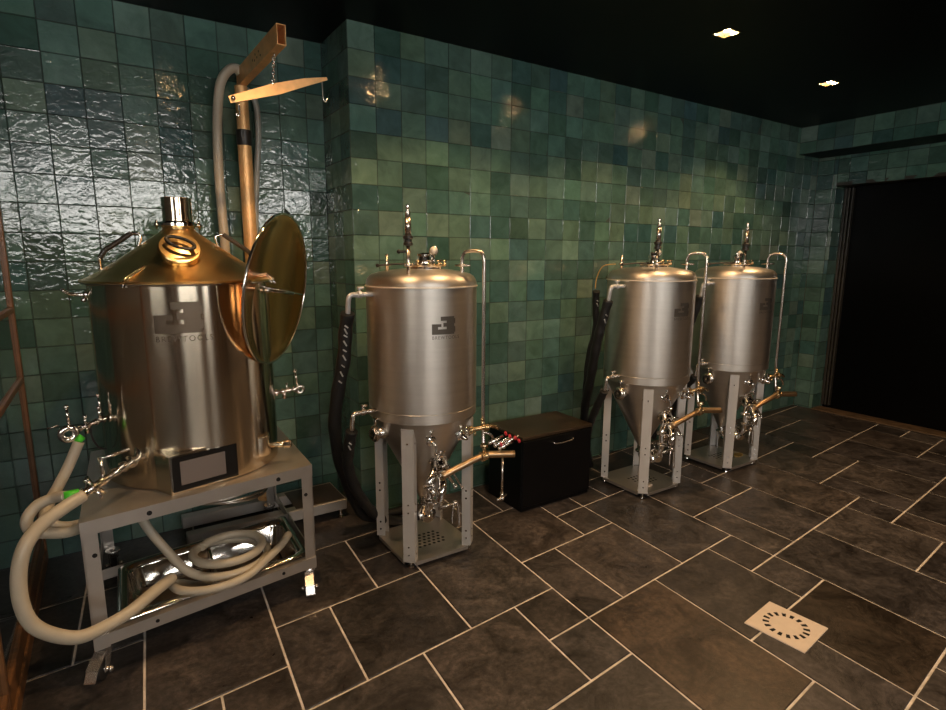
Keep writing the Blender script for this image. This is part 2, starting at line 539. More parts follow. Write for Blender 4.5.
LAMP_LABEL = {2: 'recessed square ceiling light, nearer and larger of the two glowing',
              3: 'recessed square ceiling light, smaller one towards the dark doorway',
              1: 'recessed square ceiling light above the first single fermenter',
              0: 'recessed square ceiling light above the brewing kettle trolley',
              4: 'unseen ceiling light added in rear row over the partition end',
              5: 'unseen ceiling light added in middle of the rear row',
              6: 'unseen ceiling light added in rear row by the right wall'}
SPOTS = []
for i, (x, y) in enumerate(LAMPS):
    t = thing('ceiling_light', LAMP_LABEL[i], 'ceiling light', (x, y, HC), 'recessed ceiling lights')
    mb = MB()
    for a, b2 in (((-0.052, -0.052), (0.052, -0.042)), ((-0.052, 0.042), (0.052, 0.052)), ((-0.052, -0.042), (-0.042, 0.042)), ((0.042, -0.042), (0.052, 0.042))):
        mb.box((x + a[0], y + a[1], HC - 0.003), (x + b2[0], y + b2[1], HC + 0.004))
    mb.build('frame', 'brass', t)
    mb = MB()
    s = 0.0415
    for sx, sy in ((-1, 0), (1, 0), (0, -1), (0, 1)):
        if sx: mb.box((x + sx * s, y - s, HC), (x + sx * (s + 0.002), y + s, HC + 0.05))
        else: mb.box((x - s, y + sy * s, HC), (x + s, y + sy * (s + 0.002), HC + 0.05))
    mb.box((x - s, y - s, HC + 0.05), (x + s, y + s, HC + 0.052))
    mb.build('housing', 'door_frame_dark', t)
    mb = MB(); mb.lathe([(0.001, 0.008), (0.012, 0.007), (0.017, 0.012), (0.017, 0.045)], (x, y, HC), 24, cap=False)
    mb.build('bulb', 'lamp_bulb', t)
    ld = bpy.data.lights.new('spot_lamp', 'SPOT')
    ld.energy = 42; ld.color = (1.0, 0.61, 0.29)
    ld.spot_size = math.radians(128); ld.spot_blend = 0.35
    ld.shadow_soft_size = 0.03
    lo = bpy.data.objects.new('spot_lamp', ld); C.objects.link(lo)
    lo.parent = t; lo.location = (0, 0, -0.006)
    SPOTS.append(lo)

# ------------------------------------------------------------------ floor: modular slate tiles
OX, OY = 0.0233, -0.6866
AX, AY = 0.2322, 0.0201
BX, BY = 0.0136, 0.2457
def g2w(i, j): return (OX + AX * i + BX * j, OY + AY * i + BY * j)
RECTS = [(-2, 0, -2, 0), (-3, -2, -2, 0), (0, 2, -2, 1), (-1, 1, -4, -2), (1, 2, -3, -2), (1, 2, -4, -3), (-3, -1, -4, -2),
 (2, 3, -3, -1), (3, 5, -3, -1), (2, 4, -6, -3), (4, 6, -5, -3), (6, 7, -4, -3), (6, 7, -5, -4), (5, 7, -3, 0), (4, 5, -1, 0),
 (2, 4, -1, 1), (7, 8, -4, -2), (8, 10, -4, -2), (7, 9, -2, 0), (9, 10, -2, -1), (9, 10, -1, 0), (10, 12, -4, -1),
 (12, 14, -3, -1), (14, 15, -2, -1), (14, 15, -3, -2), (15, 16, -2, 0), (16, 18, -2, 0), (18, 20, -2, 1), (15, 17, -5, -2),
 (17, 19, -4, -2), (19, 20, -3, -2), (19, 20, -4, -3), (17, 18, -7, -4), (18, 20, -6, -4), (13, 15, -5, -3), (12, 13, -5, -3),
 (9, 11, -6, -4), (11, 12, -5, -4), (11, 12, -7, -5), (7, 9, -7, -4), (5, 7, -7, -5), (4, 5, -7, -5), (12, 14, -7, -5),
 (-7, -6, 1, 3), (-6, -5, 1, 3), (-8, -6, 3, 5), (-6, -4, 3, 5), (-7, -5, -1, 1), (-5, -3, -1, 2), (-4, -3, -3, -1), (-6, -4, -3, -1),
 (-3, -1, 0, 2), (-1, 0, 1, 2), (-1, 0, 0, 1), (-3, 0, 2, 4), (0, 2, 1, 3), (2, 3, 1, 3), (3, 4, 1, 3), (4, 5, 0, 2), (5, 6, 0, 2), (6, 7, 0, 1),
 (7, 9, 0, 2), (9, 10, 0, 2), (10, 12, -1, 1), (12, 14, -1, 1), (14, 15, -1, 1), (2, 4, -8, -6), (4, 5, -8, -7), (0, 2, -6, -4), (-2, 0, -6, -4)]
occ = {}
for k, (i0, i1, j0, j1) in enumerate(RECTS):
    for i in range(i0, i1):
        for j in range(j0, j1):
            occ.setdefault((i, j), k)
RI = (-17, 22); RJ = (-25, 6)
keep = list(RECTS)
for i in range(*RI):
    for j in range(*RJ):
        if (i, j) in occ: continue
        opts = [(2, 2), (2, 1), (1, 2), (2, 3), (1, 1), (3, 2)]
        random.shuffle(opts)
        for wv, hv in opts + [(1, 1)]:
            cells = [(i + a, j + c) for a in range(wv) for c in range(hv)]
            if all(cc not in occ and cc[0] < RI[1] and cc[1] < RJ[1] for cc in cells):
                for cc in cells: occ[cc] = 1
                keep.append((i, i + wv, j, j + hv)); break
mb = MB(); cols = []
mb.add([(XLEFT, YBACK, -0.004), (XR + 0.9, YBACK, -0.004), (XR + 0.9, YL, -0.004), (XLEFT, YL, -0.004)], [(0, 1, 2, 3)], mi=1); cols.append((0.1, 0.1, 0.1, 1))
G = 0.017
def clip(poly):
    # keep tiles inside the room outline
    def half(poly, ax, lim, keep_less):
        out = []
        for k in range(len(poly)):
            a, b2 = poly[k], poly[(k + 1) % len(poly)]
            ia = (a[ax] <= lim) == keep_less or a[ax] == lim
            ib = (b2[ax] <= lim) == keep_less or b2[ax] == lim
            if ia: out.append(a)
            if ia != ib:
                t = (lim - a[ax]) / (b2[ax] - a[ax])
                out.append((a[0] + (b2[0] - a[0]) * t, a[1] + (b2[1] - a[1]) * t))
        return out
    for ax, lim, kl in ((0, XLEFT, False), (0, XR + 0.01, True), (1, YBACK, False), (1, YL, True)):
        poly = half(poly, ax, lim, kl)
        if len(poly) < 3: return []
    return poly
FT = [(0.043, 0.037, 0.035), (0.037, 0.033, 0.032), (0.049, 0.041, 0.037), (0.044, 0.039, 0.039), (0.033, 0.029, 0.027), (0.056, 0.049, 0.046)]
for (i0, i1, j0, j1) in keep:
    c = random.choice(FT); k = random.uniform(0.8, 1.25)
    if (i0, i1, j0, j1) == (5, 7, -7, -5): c = (0.024, 0.017, 0.012); k = 1
    if (i0, i1, j0, j1) == (2, 4, -6, -3): c = (0.048, 0.034, 0.024); k = 1
    c = (c[0] * k, c[1] * k, c[2] * k, 1)
    P0 = clip([g2w(i0 + G, j0 + G), g2w(i1 - G, j0 + G), g2w(i1 - G, j1 - G), g2w(i0 + G, j1 - G)])
    if len(P0) < 3: continue
    cx = sum(p[0] for p in P0) / len(P0); cy = sum(p[1] for p in P0) / len(P0)
    def ins(p):
        dx, dy = p[0] - cx, p[1] - cy
        return (p[0] - math.copysign(min(0.003, abs(dx)), dx), p[1] - math.copysign(min(0.003, abs(dy)), dy))
    n = len(P0)
    vs = [(p[0], p[1], -0.0038) for p in P0] + [(*ins(p), 0.0) for p in P0]
    mb.add(vs, [tuple(range(n, 2 * n))] + [(q, (q + 1) % n, n + (q + 1) % n, n + q) for q in range(n)], mi=0)
    cols += [c] * (n + 1)
struct(mb.build('floor', ['slate_tile', 'floor_grout'], None, cols))

# ------------------------------------------------------------------ dark doorway on the right
mb = MB()
mb.box((XR + 0.20, DY0 - 0.0, 0), (XR + 0.26, DY0 - 2.2, DZ), bev=0.004)
d1 = struct(mb.build('door_1', 'door_black'))
mb = MB()
for k in range(3):
    y = DY0 - 0.004 - 0.032 * k
    mb.box((XR + 0.155, y, 0.03), (XR + 0.20, y - 0.022 + 0.004 * k, DZ - 0.01), bev=0.003)
struct(mb.build('trim_1', 'door_frame_dark'))
mb = MB(); mb.box((XR - 0.02, DY0 - 0.0, 0.0), (XR + 0.155, DY0 - 2.2, 0.012), bev=0.003)
struct(mb.build('trim_2', 'threshold_wood'))
mb = MB(); mb.box((XR, DY0, DZ), (XR + 0.3, DY0 - 2.2, DZ + 0.03)); struct(mb.build('trim_3', 'door_frame_dark'))
mb = MB(); mb.box((XR, YL, 0), (XR + 0.9, 0.02, HC)); struct(mb.build('wall_back_end', 'dark_plaster'))

# ------------------------------------------------------------------ glazed wooden partition on the left
mb = MB()
yA, yB = YL - 0.004, -2.1
bars = [yA - 0.011, -0.86, yB]
for y in bars:
    mb.box((XP - 0.030, y - 0.011, 0.0), (XP, y + 0.011, 2.5), bev=0.003)
for z, h in ((0.03, 0.03), (0.155, 0.012), (0.915, 0.013), (1.24, 0.013), (2.48, 0.03)):
    mb.box((XP - 0.030, yB, z - h), (XP - 0.001, yA, z + h), bev=0.003)
mb.box((XP - 0.028, yB, 0.05), (XP - 0.008, yA, 0.15))
pw = struct(mb.build('window_2', 'stained_wood'))
mb = MB()
mb.box((XP - 0.018, yB, 0.16), (XP - 0.012, yA, 2.46))
struct(mb.build('pane', 'clear_pane', pw))

# ------------------------------------------------------------------ floor drain
DC = [(0.976, -1.758), (1.206, -1.735), (1.192, -1.970), (0.970, -1.990)]
cx = sum(p[0] for p in DC) / 4; cy = sum(p[1] for p in DC) / 4
eu = Vector((0.2305, 0.024, 0)).normalized(); ev = Vector((-0.024, 0.2305, 0)).normalized()
def dp(u, v, z): return Vector((cx, cy, z)) + eu * u + ev * v
t = thing('floor_drain', 'square cream floor drain cover with a ring of slots, set in the slate floor', 'drain', (cx, cy, 0))
N = 16
R0, R1 = 0.062, 0.086
def arc(r, a, z): return dp(r * math.cos(a), r * math.sin(a), z)
mb = MB()
zt = 0.004
def sq(a):
    h = 0.1155
    c_, s_ = math.cos(a), math.sin(a)
    k = h / max(abs(c_), abs(s_))
    return dp(k * c_, k * s_, zt)
NS = N * 8
for k in range(NS):
    a, a2 = 2 * PI * k / NS, 2 * PI * (k + 1) / NS
    mb.add([arc(R1, a, zt), sq(a), sq(a2), arc(R1, a2, zt)], [(0, 1, 2, 3)])
    if (k % 8) >= 4:
        mb.add([arc(R0, a, zt), arc(R1, a, zt), arc(R1, a2, zt), arc(R0, a2, zt)], [(0, 1, 2, 3)])
    mb.add([arc(0.0, a, zt), arc(R0, a, zt), arc(R0, a2, zt)], [(0, 1, 2)])
for k in range(4):
    q = [(-1, -1), (1, -1), (1, 1), (-1, 1)]
    a, b2 = q[k], q[(k + 1) % 4]
    h = 0.1155
    mb.add([dp(a[0] * h, a[1] * h, 0), dp(b2[0] * h, b2[1] * h, 0), dp(b2[0] * h, b2[1] * h, zt), dp(a[0] * h, a[1] * h, zt)], [(0, 1, 2, 3)])
mb.build('cover', 'drain_plate_cream', t)
mb = MB()
for k in range(N):
    a, a2 = 2 * PI * k / N, 2 * PI * (k + 0.5) / N
    P_ = [arc(R0, a, 0.0015), arc(R1, a, 0.0015), arc(R1, a2, 0.0015), arc(R0, a2, 0.0015)]
    mb.add(P_, [(0, 1, 2, 3)])
mb.build('slot', 'hole_black', t)

# ------------------------------------------------------------------ logo wrapped on a cylinder
LOGO = [(145, 135), (245, 135), (262, 150), (262, 185), (254, 197), (262, 210), (262, 248), (250, 262), (80, 262), (80, 187), (150, 187), (150, 208),
        (125, 208), (125, 225), (190, 225), (190, 208), (165, 208), (165, 180), (190, 180), (190, 165), (145, 165)]
def logo_mb(centre, r, az, zc, width):
    sc = width / 182.0
    mb = MB()
    # cut the outline into cells on a rectilinear grid so that it can bend round the tank
    X = sorted(set([p[0] for p in LOGO] + list(range(80, 263, 13))))
    Y = sorted(set(p[1] for p in LOGO))
    def inside(x, y):
        c = False; n = len(LOGO)
        for i in range(n):
            x1, y1 = LOGO[i]; x2, y2 = LOGO[(i + 1) % n]
            if (y1 > y) != (y2 > y) and x < (x2 - x1) * (y - y1) / (y2 - y1) + x1: c = not c
        return c
    def W(x, y, h):
        a = math.radians(az) + ((x - 171) * sc) / r
        return (centre[0] + (r + h) * math.cos(a), centre[1] + (r + h) * math.sin(a), zc - (y - 198) * sc)
    for i in range(len(X) - 1):
        for j in range(len(Y) - 1):
            if inside((X[i] + X[i + 1]) / 2, (Y[j] + Y[j + 1]) / 2):
                mb.add([W(X[i], Y[j + 1], .0006), W(X[i + 1], Y[j + 1], .0006), W(X[i + 1], Y[j], .0006), W(X[i], Y[j], .0006)], [(0, 1, 2, 3)])
    # word mark below
    cu = bpy.data.curves.new('word', 'FONT'); cu.body = 'BREWTOOLS'; cu.size = 34; cu.space_character = 1.25
    to = bpy.data.objects.new('word', cu); C.objects.link(to)
    dg = bpy.context.evaluated_depsgraph_get()
    me = to.evaluated_get(dg).to_mesh()
    vs = [v.co.copy() for v in me.vertices]; fs = [tuple(p.vertices) for p in me.polygons]
    xm = max(v.x for v in vs)
    k = 215.0 / xm
    mb.add([W(80 + v.x * k, 296 - v.y, .0008) for v in vs], fs)
    to.evaluated_get(dg).to_mesh_clear()
    bpy.data.objects.remove(to); bpy.data.curves.remove(cu)
    return mb

# ------------------------------------------------------------------ small fittings
def clamp(mb, p, d, r, w=0.012):
    """sanitary clamp: two flanges and a band with a wing screw"""
    p = Vector(p); d = Vector(d).normalized()
    mb.prof_along(p - d * w, d, [(r * 0.7, 0), (r, w * 0.35), (r * 1.12, w * 0.7), (r * 1.12, w * 1.3), (r, w * 1.65), (r * 0.7, w * 2)], 20)
    side = d.cross(Vector((0, 0, 1)))
    if side.length < 0.2: side = Vector((1, 0, 0))
    side.normalize()
    up = side.cross(d).normalized()
    q = p + up * r * 1.15
    mb.cyl(q, q + up * r * 0.9, 0.0035, seg=8)
    mb.cyl(q + up * r * 0.9 - side * r * 0.5, q + up * r * 0.9 + side * r * 0.5, 0.005, seg=8)
def handle_bar(mb, p, d, L, r=0.0045):
    p = Vector(p); d = Vector(d).normalized()
    mb.cyl(p, p + d * L, r, r * 0.8, seg=10); mb.ball(p + d * L, r * 1.5, 10)
def ball_valve(mb, p, d, L=0.075, r=0.017, lever=(0, 0, 1), ll=0.06):
    p = Vector(p); d = Vector(d).normalized()
    mb.prof_along(p, d, [(r * 0.55, 0), (r * 0.55, L * 0.12), (r, L * 0.14), (r, L * 0.27), (r * 0.72, L * 0.3), (r * 1.15, L * 0.42), (r * 1.15, L * 0.62), (r * 0.72, L * 0.72), (r, L * 0.75), (r, L * 0.88), (r * 0.5, L * 0.9), (r * 0.5, L)], 20)
    lv = Vector(lever).normalized(); m_ = p + d * L * 0.52
    mb.cyl(m_, m_ + lv * r * 1.9, r * 0.4, seg=10)
    q = m_ + lv * r * 1.9
    mb.cyl(q - d * 0.004, q + (lv * 0.75 + d * 0.1).normalized() * ll, 0.0045, seg=8)

# ------------------------------------------------------------------ conical fermenter (built at the first position)
FR = 0.266
def make_fermenter(c, label, group):
    cx, cy = c
    t = thing('fermenter', label, 'fermenter', (cx, cy, 0), group)
    L = lambda x, y, z: (cx + x, cy + y, z)
    # base plate with clipped corners
    h = 0.192; k = 0.045
    poly = [(-h + k, -h), (h - k, -h), (h, -h + k), (h, h - k), (h - k, h), (-h + k, h), (-h, h - k), (-h, -h + k)]
    mb = MB(); mb.prism([(cx + x, cy + y) for x, y in poly], 0.030, 0.036)
    for x0, y0, x1, y1 in ((-h + k, -h, h - k, -h + 0.003), (-h + k, h - 0.003, h - k, h), (-h, -h + k, -h + 0.003, h - k), (h - 0.003, -h + k, h, h - k)):
        mb.box(L(x0, y0, 0.018), L(x1, y1, 0.031))
    mb.cur = 1
    for a in range(6):
        for b2 in range(5):
            x = -0.065 + a * 0.027 + (b2 % 2) * 0.013; y = -0.075 + b2 * 0.028
            mb.lathe([(0.0085, 0.0362), (0.0001, 0.0364)], L(x, y, 0), 12, cap=False)
    mb.build('base_plate', ['satin_steel', 'hole_black'], t)
    # feet and legs
    for sx in (-1, 1):
        for sy in (-1, 1):
            fx, fy = sx * 0.160, sy * 0.160
            mb = MB(); mb.lathe([(0.016, 0), (0.018, 0.003), (0.016, 0.009), (0.006, 0.011), (0.006, 0.032)], L(fx, fy, 0), 16)
            mb.build('foot', 'chrome', t)
            # C section, open inwards, lying on the diagonal
            ang = math.atan2(sy, sx)
            M = Matrix.Translation(Vector(L(0, 0, 0))) @ Matrix.Rotation(ang, 4, 'Z')
            ro, wi, dep, th = 0.252, 0.029, 0.045, 0.004
            mb = MB()
            mb.box((ro - th, -wi, 0.036), (ro, wi, 0.70), M)
            mb.box((ro - dep, -wi, 0.036), (ro - th, -wi + th, 0.70), M)
            mb.box((ro - dep, wi - th, 0.036), (ro - th, wi, 0.70), M)
            mb.cur = 1
            for z in (0.075, 0.115, 0.29, 0.33, 0.63):
                for s_ in (-1, 1):
                    p = M @ Vector((ro - dep * 0.5, s_ * wi, z)); q = M @ Vector((ro - dep * 0.5, s_ * (wi + 0.003), z))
                    mb.cyl(p, q, 0.005, seg=10)
                p = M @ Vector((ro, 0, z)); q = M @ Vector((ro + 0.0025, 0, z))
                mb.cyl(p, q, 0.0045, seg=10)
            mb.build('leg', ['powder_coated_leg', 'hole_black' if sx < 0 and sy > 0 else 'chrome'], t)
    # vessel
    mb = MB()
    mb.lathe([(FR - 0.004, 0.722), (FR, 0.726), (FR, 0.770)], L(0, 0, 0), 96, cap=False)
    mb.lathe([(FR, 0.770), (FR - 0.0025, 0.7725), (FR, 0.775), (FR, 1.345)], L(0, 0, 0), 96, cap=False)
    mb.build('tank', 'brushed_tank_steel', t)
    mb = MB(); mb.lathe([(FR, 1.345), (FR + 0.005, 1.3465), (FR + 0.005, 1.3515), (FR, 1.353)], L(0, 0, 0), 96, cap=False)
    mb.build('weld_band', 'satin_band', t)
    mb = MB(); mb.lathe([(FR, 1.353), (FR, 1.362), (0.262, 1.379), (0.252, 1.394), (0.236, 1.405), (0.21, 1.413), (0.15, 1.423), (0.09, 1.429), (0.001, 1.431)], L(0, 0, 0), 96, cap=False)
    mb.build('dome', 'brushed_tank_steel', t)
    mb = MB(); mb.lathe([(0.024, 0.26), (0.026, 0.27), (FR - 0.018, 0.70), (FR - 0.004, 0.722)], L(0, 0, 0), 80, cap=False)
    mb.build('cone', 'brushed_tank_steel', t)
    logo_mb((cx, cy), FR, -96, 1.183, 0.115).build('logo', 'etched_logo', t)
    # manway on the dome
    mb = MB()
    mb.lathe([(0.085, 1.424), (0.085, 1.436), (0.09, 1.438), (0.092, 1.446), (0.088, 1.452), (0.045, 1.455)], L(0.02, 0, 0), 40, cap=False)
    mb.lathe([(0.045, 1.452), (0.046, 1.462), (0.034, 1.468), (0.030, 1.485), (0.036, 1.49), (0.036, 1.498), (0.03, 1.503), (0.001, 1.505)], L(0.015, 0, 0), 32, cap=False)
    mw = mb.build('manway', 'chrome', t)
    for kk in range(7):
        mb = MB()
        a = -2.4 + kk * 0.52
        p = L(0.02 + 0.098 * math.cos(a), 0.098 * math.sin(a), 1.448)
        mb.ball(p, 0.009, 10); mb.cyl(p, (p[0], p[1], 1.468), 0.004, seg=8)
        mb.cyl((p[0] - 0.008, p[1], 1.468), (p[0] + 0.008, p[1], 1.468), 0.004, seg=8)
        mb.build('clamp_screw', 'brass', mw)
    # pressure gauge
    mb = MB()
    g = Vector(L(0.085, 0.03, 1.515)); dd = Vector((-0.45, -0.89, 0.1)).normalized()
    mb.prof_along(g - dd * 0.010, dd, [(0.02, 0), (0.023, 0.003), (0.023, 0.018), (0.020, 0.020)], 24)
    mb.cyl(g - Vector((0, 0, 0.022)), g - Vector((0, 0, 0.075)), 0.006, seg=10)
    mb.torus(g - Vector((0.03, 0.0, 0.03)), dd, 0.018, 0.004, 16, 6)
    gg = mb.build('pressure_gauge', 'chrome', t)
    mb = MB(); mb.prof_along(g + dd * 0.0105, dd, [(0.0195, 0), (0.0001, 0.0006)], 24); mb.build('dial', 'white_dial', gg)
    # sight column
    px, py = -0.147, -0.157
    mb = MB()
    mb.cyl(L(px, py, 1.385), L(px, py, 1.535), 0.0085)
    mb.cyl(L(px, py, 1.578), L(px, py, 1.655), 0.0145)
    mb.lathe([(0.010, 1.655), (0.012, 1.66), (0.012, 1.678), (0.006, 1.684), (0.006, 1.69), (0.010, 1.696), (0.010, 1.706), (0.001, 1.712)], L(px, py, 0), 20)
    mb.cyl(L(px - 0.018, py, 1.449), L(px + 0.03, py, 1.449), 0.007)
    mb.lathe([(0.012, 1.44), (0.016, 1.445), (0.016, 1.453), (0.012, 1.458)], L(px, py, 0), 20)
    mb.build('pressure_column', 'tube_steel', t)
    mb = MB()
    mb.lathe([(0.012, 1.532), (0.021, 1.536), (0.021, 1.545), (0.017, 1.549), (0.017, 1.56), (0.023, 1.565), (0.022, 1.575), (0.014, 1.58)], L(px, py, 0), 20)
    mb.cyl(L(px - 0.04, py, 1.507), L(px + 0.01, py, 1.507), 0.006); mb.ball(L(px - 0.045, py, 1.507), 0.010, 10)
    mb.build('regulator', 'dark_grip', t)
    # thermowell pin and its horizontal dark line
    mb = MB(); mb.cyl(L(-0.113, 0.146, 1.40), L(-0.113, 0.146, 1.497), 0.008); mb.lathe([(0.015, 1.44), (0.018, 1.446), (0.015, 1.452)], L(-0.113, 0.146, 0), 16)
    mb.cyl(L(-0.135, 0.14, 1.446), L(-0.09, 0.15, 1.446), 0.005, seg=8)
    mb.build('thermowell', 'tube_steel', t)
    mb = MB(); mb.tube([L(-0.20, 0.06, 1.444), L(-0.13, 0.03, 1.450), L(-0.05, -0.02, 1.452)], 0.0045, 8)
    mb.ball(L(-0.20, 0.06, 1.444), 0.009, 10)
    mb.build('cable', 'dark_grip', t)
    # blow-off pipe: up from the dome, over and down past the tank
    mb = MB()
    mb.tube([L(.137, -.152, 1.395), L(.137, -.152, 1.43), L(.137, -.152, 1.475), L(.142, -.162, 1.503), L(.155, -.180, 1.512), L(.180, -.216, 1.513), L(.193, -.236, 1.503), L(.198, -.245, 1.475), L(.198, -.246, 1.42), L(.198, -.246, 1.1), L(.198, -.246, .80), L(.198, -.248, .68), L(.19, -.262, .60), L(.185, -.275, .565)], 0.0085, 12)
    mb.cyl(L(.137, -.152, 1.44), L(.137, -.152, 1.452), 0.018); mb.cyl(L(.155, -.190, 1.446), L(.119, -.12, 1.446), 0.005, seg=8)
    mb.build('blow_off_pipe', 'tube_steel', t)
    # left side inlet and outlet of the cooling jacket
    for nm, z in (('jacket_inlet', 1.316), ('jacket_outlet', 0.768)):
        mb = MB()
        mb.cyl(L(-0.262, -0.02, z), L(-0.315, -0.02, z), 0.011)
        mb.prof_along(L(-0.315, -0.02, z), (-1, 0, 0), [(0.011, 0), (0.016, 0.003), (0.016, 0.02), (0.011, 0.023)], 16)
        mb.cyl(L(-0.325, -0.02, z), L(-0.325, -0.02, z + 0.03), 0.005, seg=8); mb.cyl(L(-0.335, -0.02, z + 0.03), L(-0.305, -0.02, z + 0.03), 0.007, seg=8)
        mb.tube([L(-0.338, -0.02, z), L(-0.366, -0.02, z - 0.002), L(-0.378, -0.02, z - 0.02), L(-0.380, -0.01, z - 0.085)], 0.0115, 12)
        partlabel(mb.build(nm, 'pale_silver' if z > 1 else 'tube_steel', t), 'pale elbow fitting at the tank side')
    # capped port on the cone, left
    mb = MB(); d = Vector((-1, -0.15, 0.1)).normalized()
    mb.cyl(L(-0.20, -0.03, 0.655), Vector(L(-0.20, -0.03, 0.655)) + d * 0.075, 0.026)
    clamp(mb, Vector(L(-0.20, -0.03, 0.655)) + d * 0.08, d, 0.036)
    pt = mb.build('side_port', 'tube_steel', t)
    mb = MB(); mb.prof_along(Vector(L(-0.20, -0.03, 0.655)) + d * 0.09, d, [(0.030, 0), (0.031, 0.005), (0.026, 0.008), (0.018, 0.009), (0.001, 0.005)], 20); mb.build('cap', 'tube_steel', pt)
    # front clamps on the cone
    for nm, x, z in (('sample_port', -0.075, 0.655), ('temperature_port', 0.07, 0.655)):
        mb = MB(); y0 = -0.17
        mb.cyl(L(x, -0.14, z), L(x * 1.1, -0.225, z - 0.01), 0.017)
        clamp(mb, L(x * 1.1, -0.232, z - 0.01), (0.1, -1, -0.1), 0.024)
        if x > 0: mb.prof_along(L(x * 1.1, -0.24, z - 0.01), (0.3, -1, -0.25), [(0.016, 0), (0.018, 0.01), (0.012, 0.03), (0.006, 0.04)], 14)
        else:
            mb.tube([L(x * 1.1, -0.245, z - 0.012), L(x * 1.1 + .01, -0.258, z - 0.03), L(x * 1.1 + .012, -0.258, z - 0.09)], 0.006, 8)
            mb.ball(L(x * 1.1 + .012, -0.258, z - 0.07), 0.011, 10)
        mb.build(nm, 'chrome', t)
    # butterfly valve on the cone
    d = Vector((-0.20, -0.70, -0.66)).normalized(); p0 = Vector(L(0.0, -0.135, 0.545))
    mb = MB()
    mb.cyl(p0 - d * 0.03, p0 + d * 0.06, 0.026)
    clamp(mb, p0 + d * 0.045, d, 0.041)
    mb.prof_along(p0 + d * 0.06, d, [(0.030, 0), (0.044, 0.004), (0.044, 0.03), (0.030, 0.034), (0.028, 0.05)], 24)
    clamp(mb, p0 + d * 0.12, d, 0.041)
    mb.tube([p0 + d * 0.13, p0 + d * 0.17, p0 + d * 0.19 + Vector((-0.01, 0, -0.02)), p0 + d * 0.19 + Vector((-0.02, 0, -0.06))], 0.02, 14)
    vb = mb.build('butterfly_valve', 'chrome', t)
    mb = MB(); handle_bar(mb, p0 + d * 0.08 + Vector((0.03, -0.02, 0.02)), (0.45, -0.2, -0.86), 0.15, 0.0055)
    mb.build('handle', 'chrome', vb)
    # sight glass pipe beside the valve
    mb = MB()
    mb.tube([p0 + d * 0.02 + Vector((-0.02, -0.01, 0)), L(-0.055, -0.205, 0.475), L(-0.085, -0.220, 0.445), L(-0.092, -0.225, 0.40), L(-0.088, -0.228, 0.35), L(-0.082, -0.215, 0.31)], 0.016, 14)
    clamp(mb, L(-0.091, -0.224, 0.425), (-0.1, 0, 1), 0.027); clamp(mb, L(-0.089, -0.228, 0.355), (0.05, 0, 1), 0.027)
    mb.prof_along(L(-0.088, -0.228, 0.40), (0.3, -0.9, -0.1), [(0.012, 0), (0.018, 0.01), (0.018, 0.028), (0.01, 0.034)], 14)
    mb.build('sight_pipe', 'chrome', t)
    mb = MB(); handle_bar(mb, L(-0.02, -0.235, 0.50), (0.50, -0.12, -0.85), 0.115, 0.008); mb.build('valve_lever', 'chrome', t)
    # bottom outlet
    mb = MB()
    mb.cyl(L(0, 0, 0.27), L(0, 0, 0.235), 0.026); clamp(mb, L(0, 0, 0.232), (0, 0, 1), 0.034)
    mb.tube([L(0, 0, 0.23), L(0, -0.005, 0.20), L(-0.015, -0.04, 0.185), L(-0.04, -0.09, 0.20), L(-0.05, -0.11, 0.22)], 0.021, 14)
    clamp(mb, L(-0.052, -0.115, 0.226), (-0.3, -0.8, 0.5), 0.032)
    mb.prof_along(L(-0.055, -0.12, 0.23), (-0.3, -0.85, 0.5), [(0.024, 0), (0.036, 0.005), (0.036, 0.03), (0.024, 0.035), (0.022, 0.05)], 22)
    clamp(mb, L(-0.082, -0.185, 0.268), (-0.3, -0.8, 0.5), 0.038)
    mb.tube([L(-0.085, -0.195, 0.27), L(-0.095, -0.215, 0.29), L(-0.09, -0.222, 0.33), L(-0.075, -0.222, 0.37)], 0.012, 10)
    mb.prof_along(L(-0.08, -0.18, 0.265), (-0.2, -0.5, -0.2), [(0.02, 0), (0.026, 0.01), (0.026, 0.03), (0.02, 0.04)], 18)
    ov = mb.build('bottom_outlet', 'chrome', t)
    mb = MB()
    mb.cyl(L(0.0, -0.15, 0.255), L(0.085, -0.17, 0.275), 0.008); mb.ball(L(0.085, -0.17, 0.275), 0.015, 12)
    mb.tube([L(0.07, -0.165, 0.27), L(0.095, -0.175, 0.262), L(0.10, -0.178, 0.22), L(0.102, -0.18, 0.15)], 0.010, 10)
    mb.tube([L(0.085, -0.17, 0.27), L(0.070, -0.172, 0.24), L(0.062, -0.178, 0.17)], 0.006, 8)
    mb.build('drain_tap', 'tube_steel', ov)
    # racking arm, out to the right
    mb = MB()
    mb.tube([L(-0.035, -0.255, 0.470), L(0.03, -0.27, 0.498), L(0.10, -0.283, 0.523), L(0.16, -0.29, 0.540)], 0.016, 14)
    mb.tube([L(0.19, -0.293, 0.545), L(0.25, -0.31, 0.540), L(0.325, -0.335, 0.535)], 0.0175, 14)
    ra = mb.build('racking_arm', 'copper_tone_pipe', t)
    mb = MB()
    mb.prof_along(L(0.155, -0.290, 0.538), (1, -0.08, 0.1), [(0.018, 0), (0.025, 0.004), (0.025, 0.018), (0.02, 0.022), (0.023, 0.03), (0.018, 0.04)], 18)
    mb.cyl(L(0.175, -0.292, 0.55), L(0.175, -0.292, 0.60), 0.009); mb.lathe([(0.018, 0.585), (0.02, 0.592), (0.018, 0.60)], L(0.175, -0.292, 0), 16)
    mb.build('tee', 'brass', ra)
    # brass manifold on the leg top
    mb = MB()
    mb.tube([L(0.12, -0.235, 0.662), L(0.17, -0.262, 0.672), L(0.215, -0.272, 0.676)], 0.011, 12)
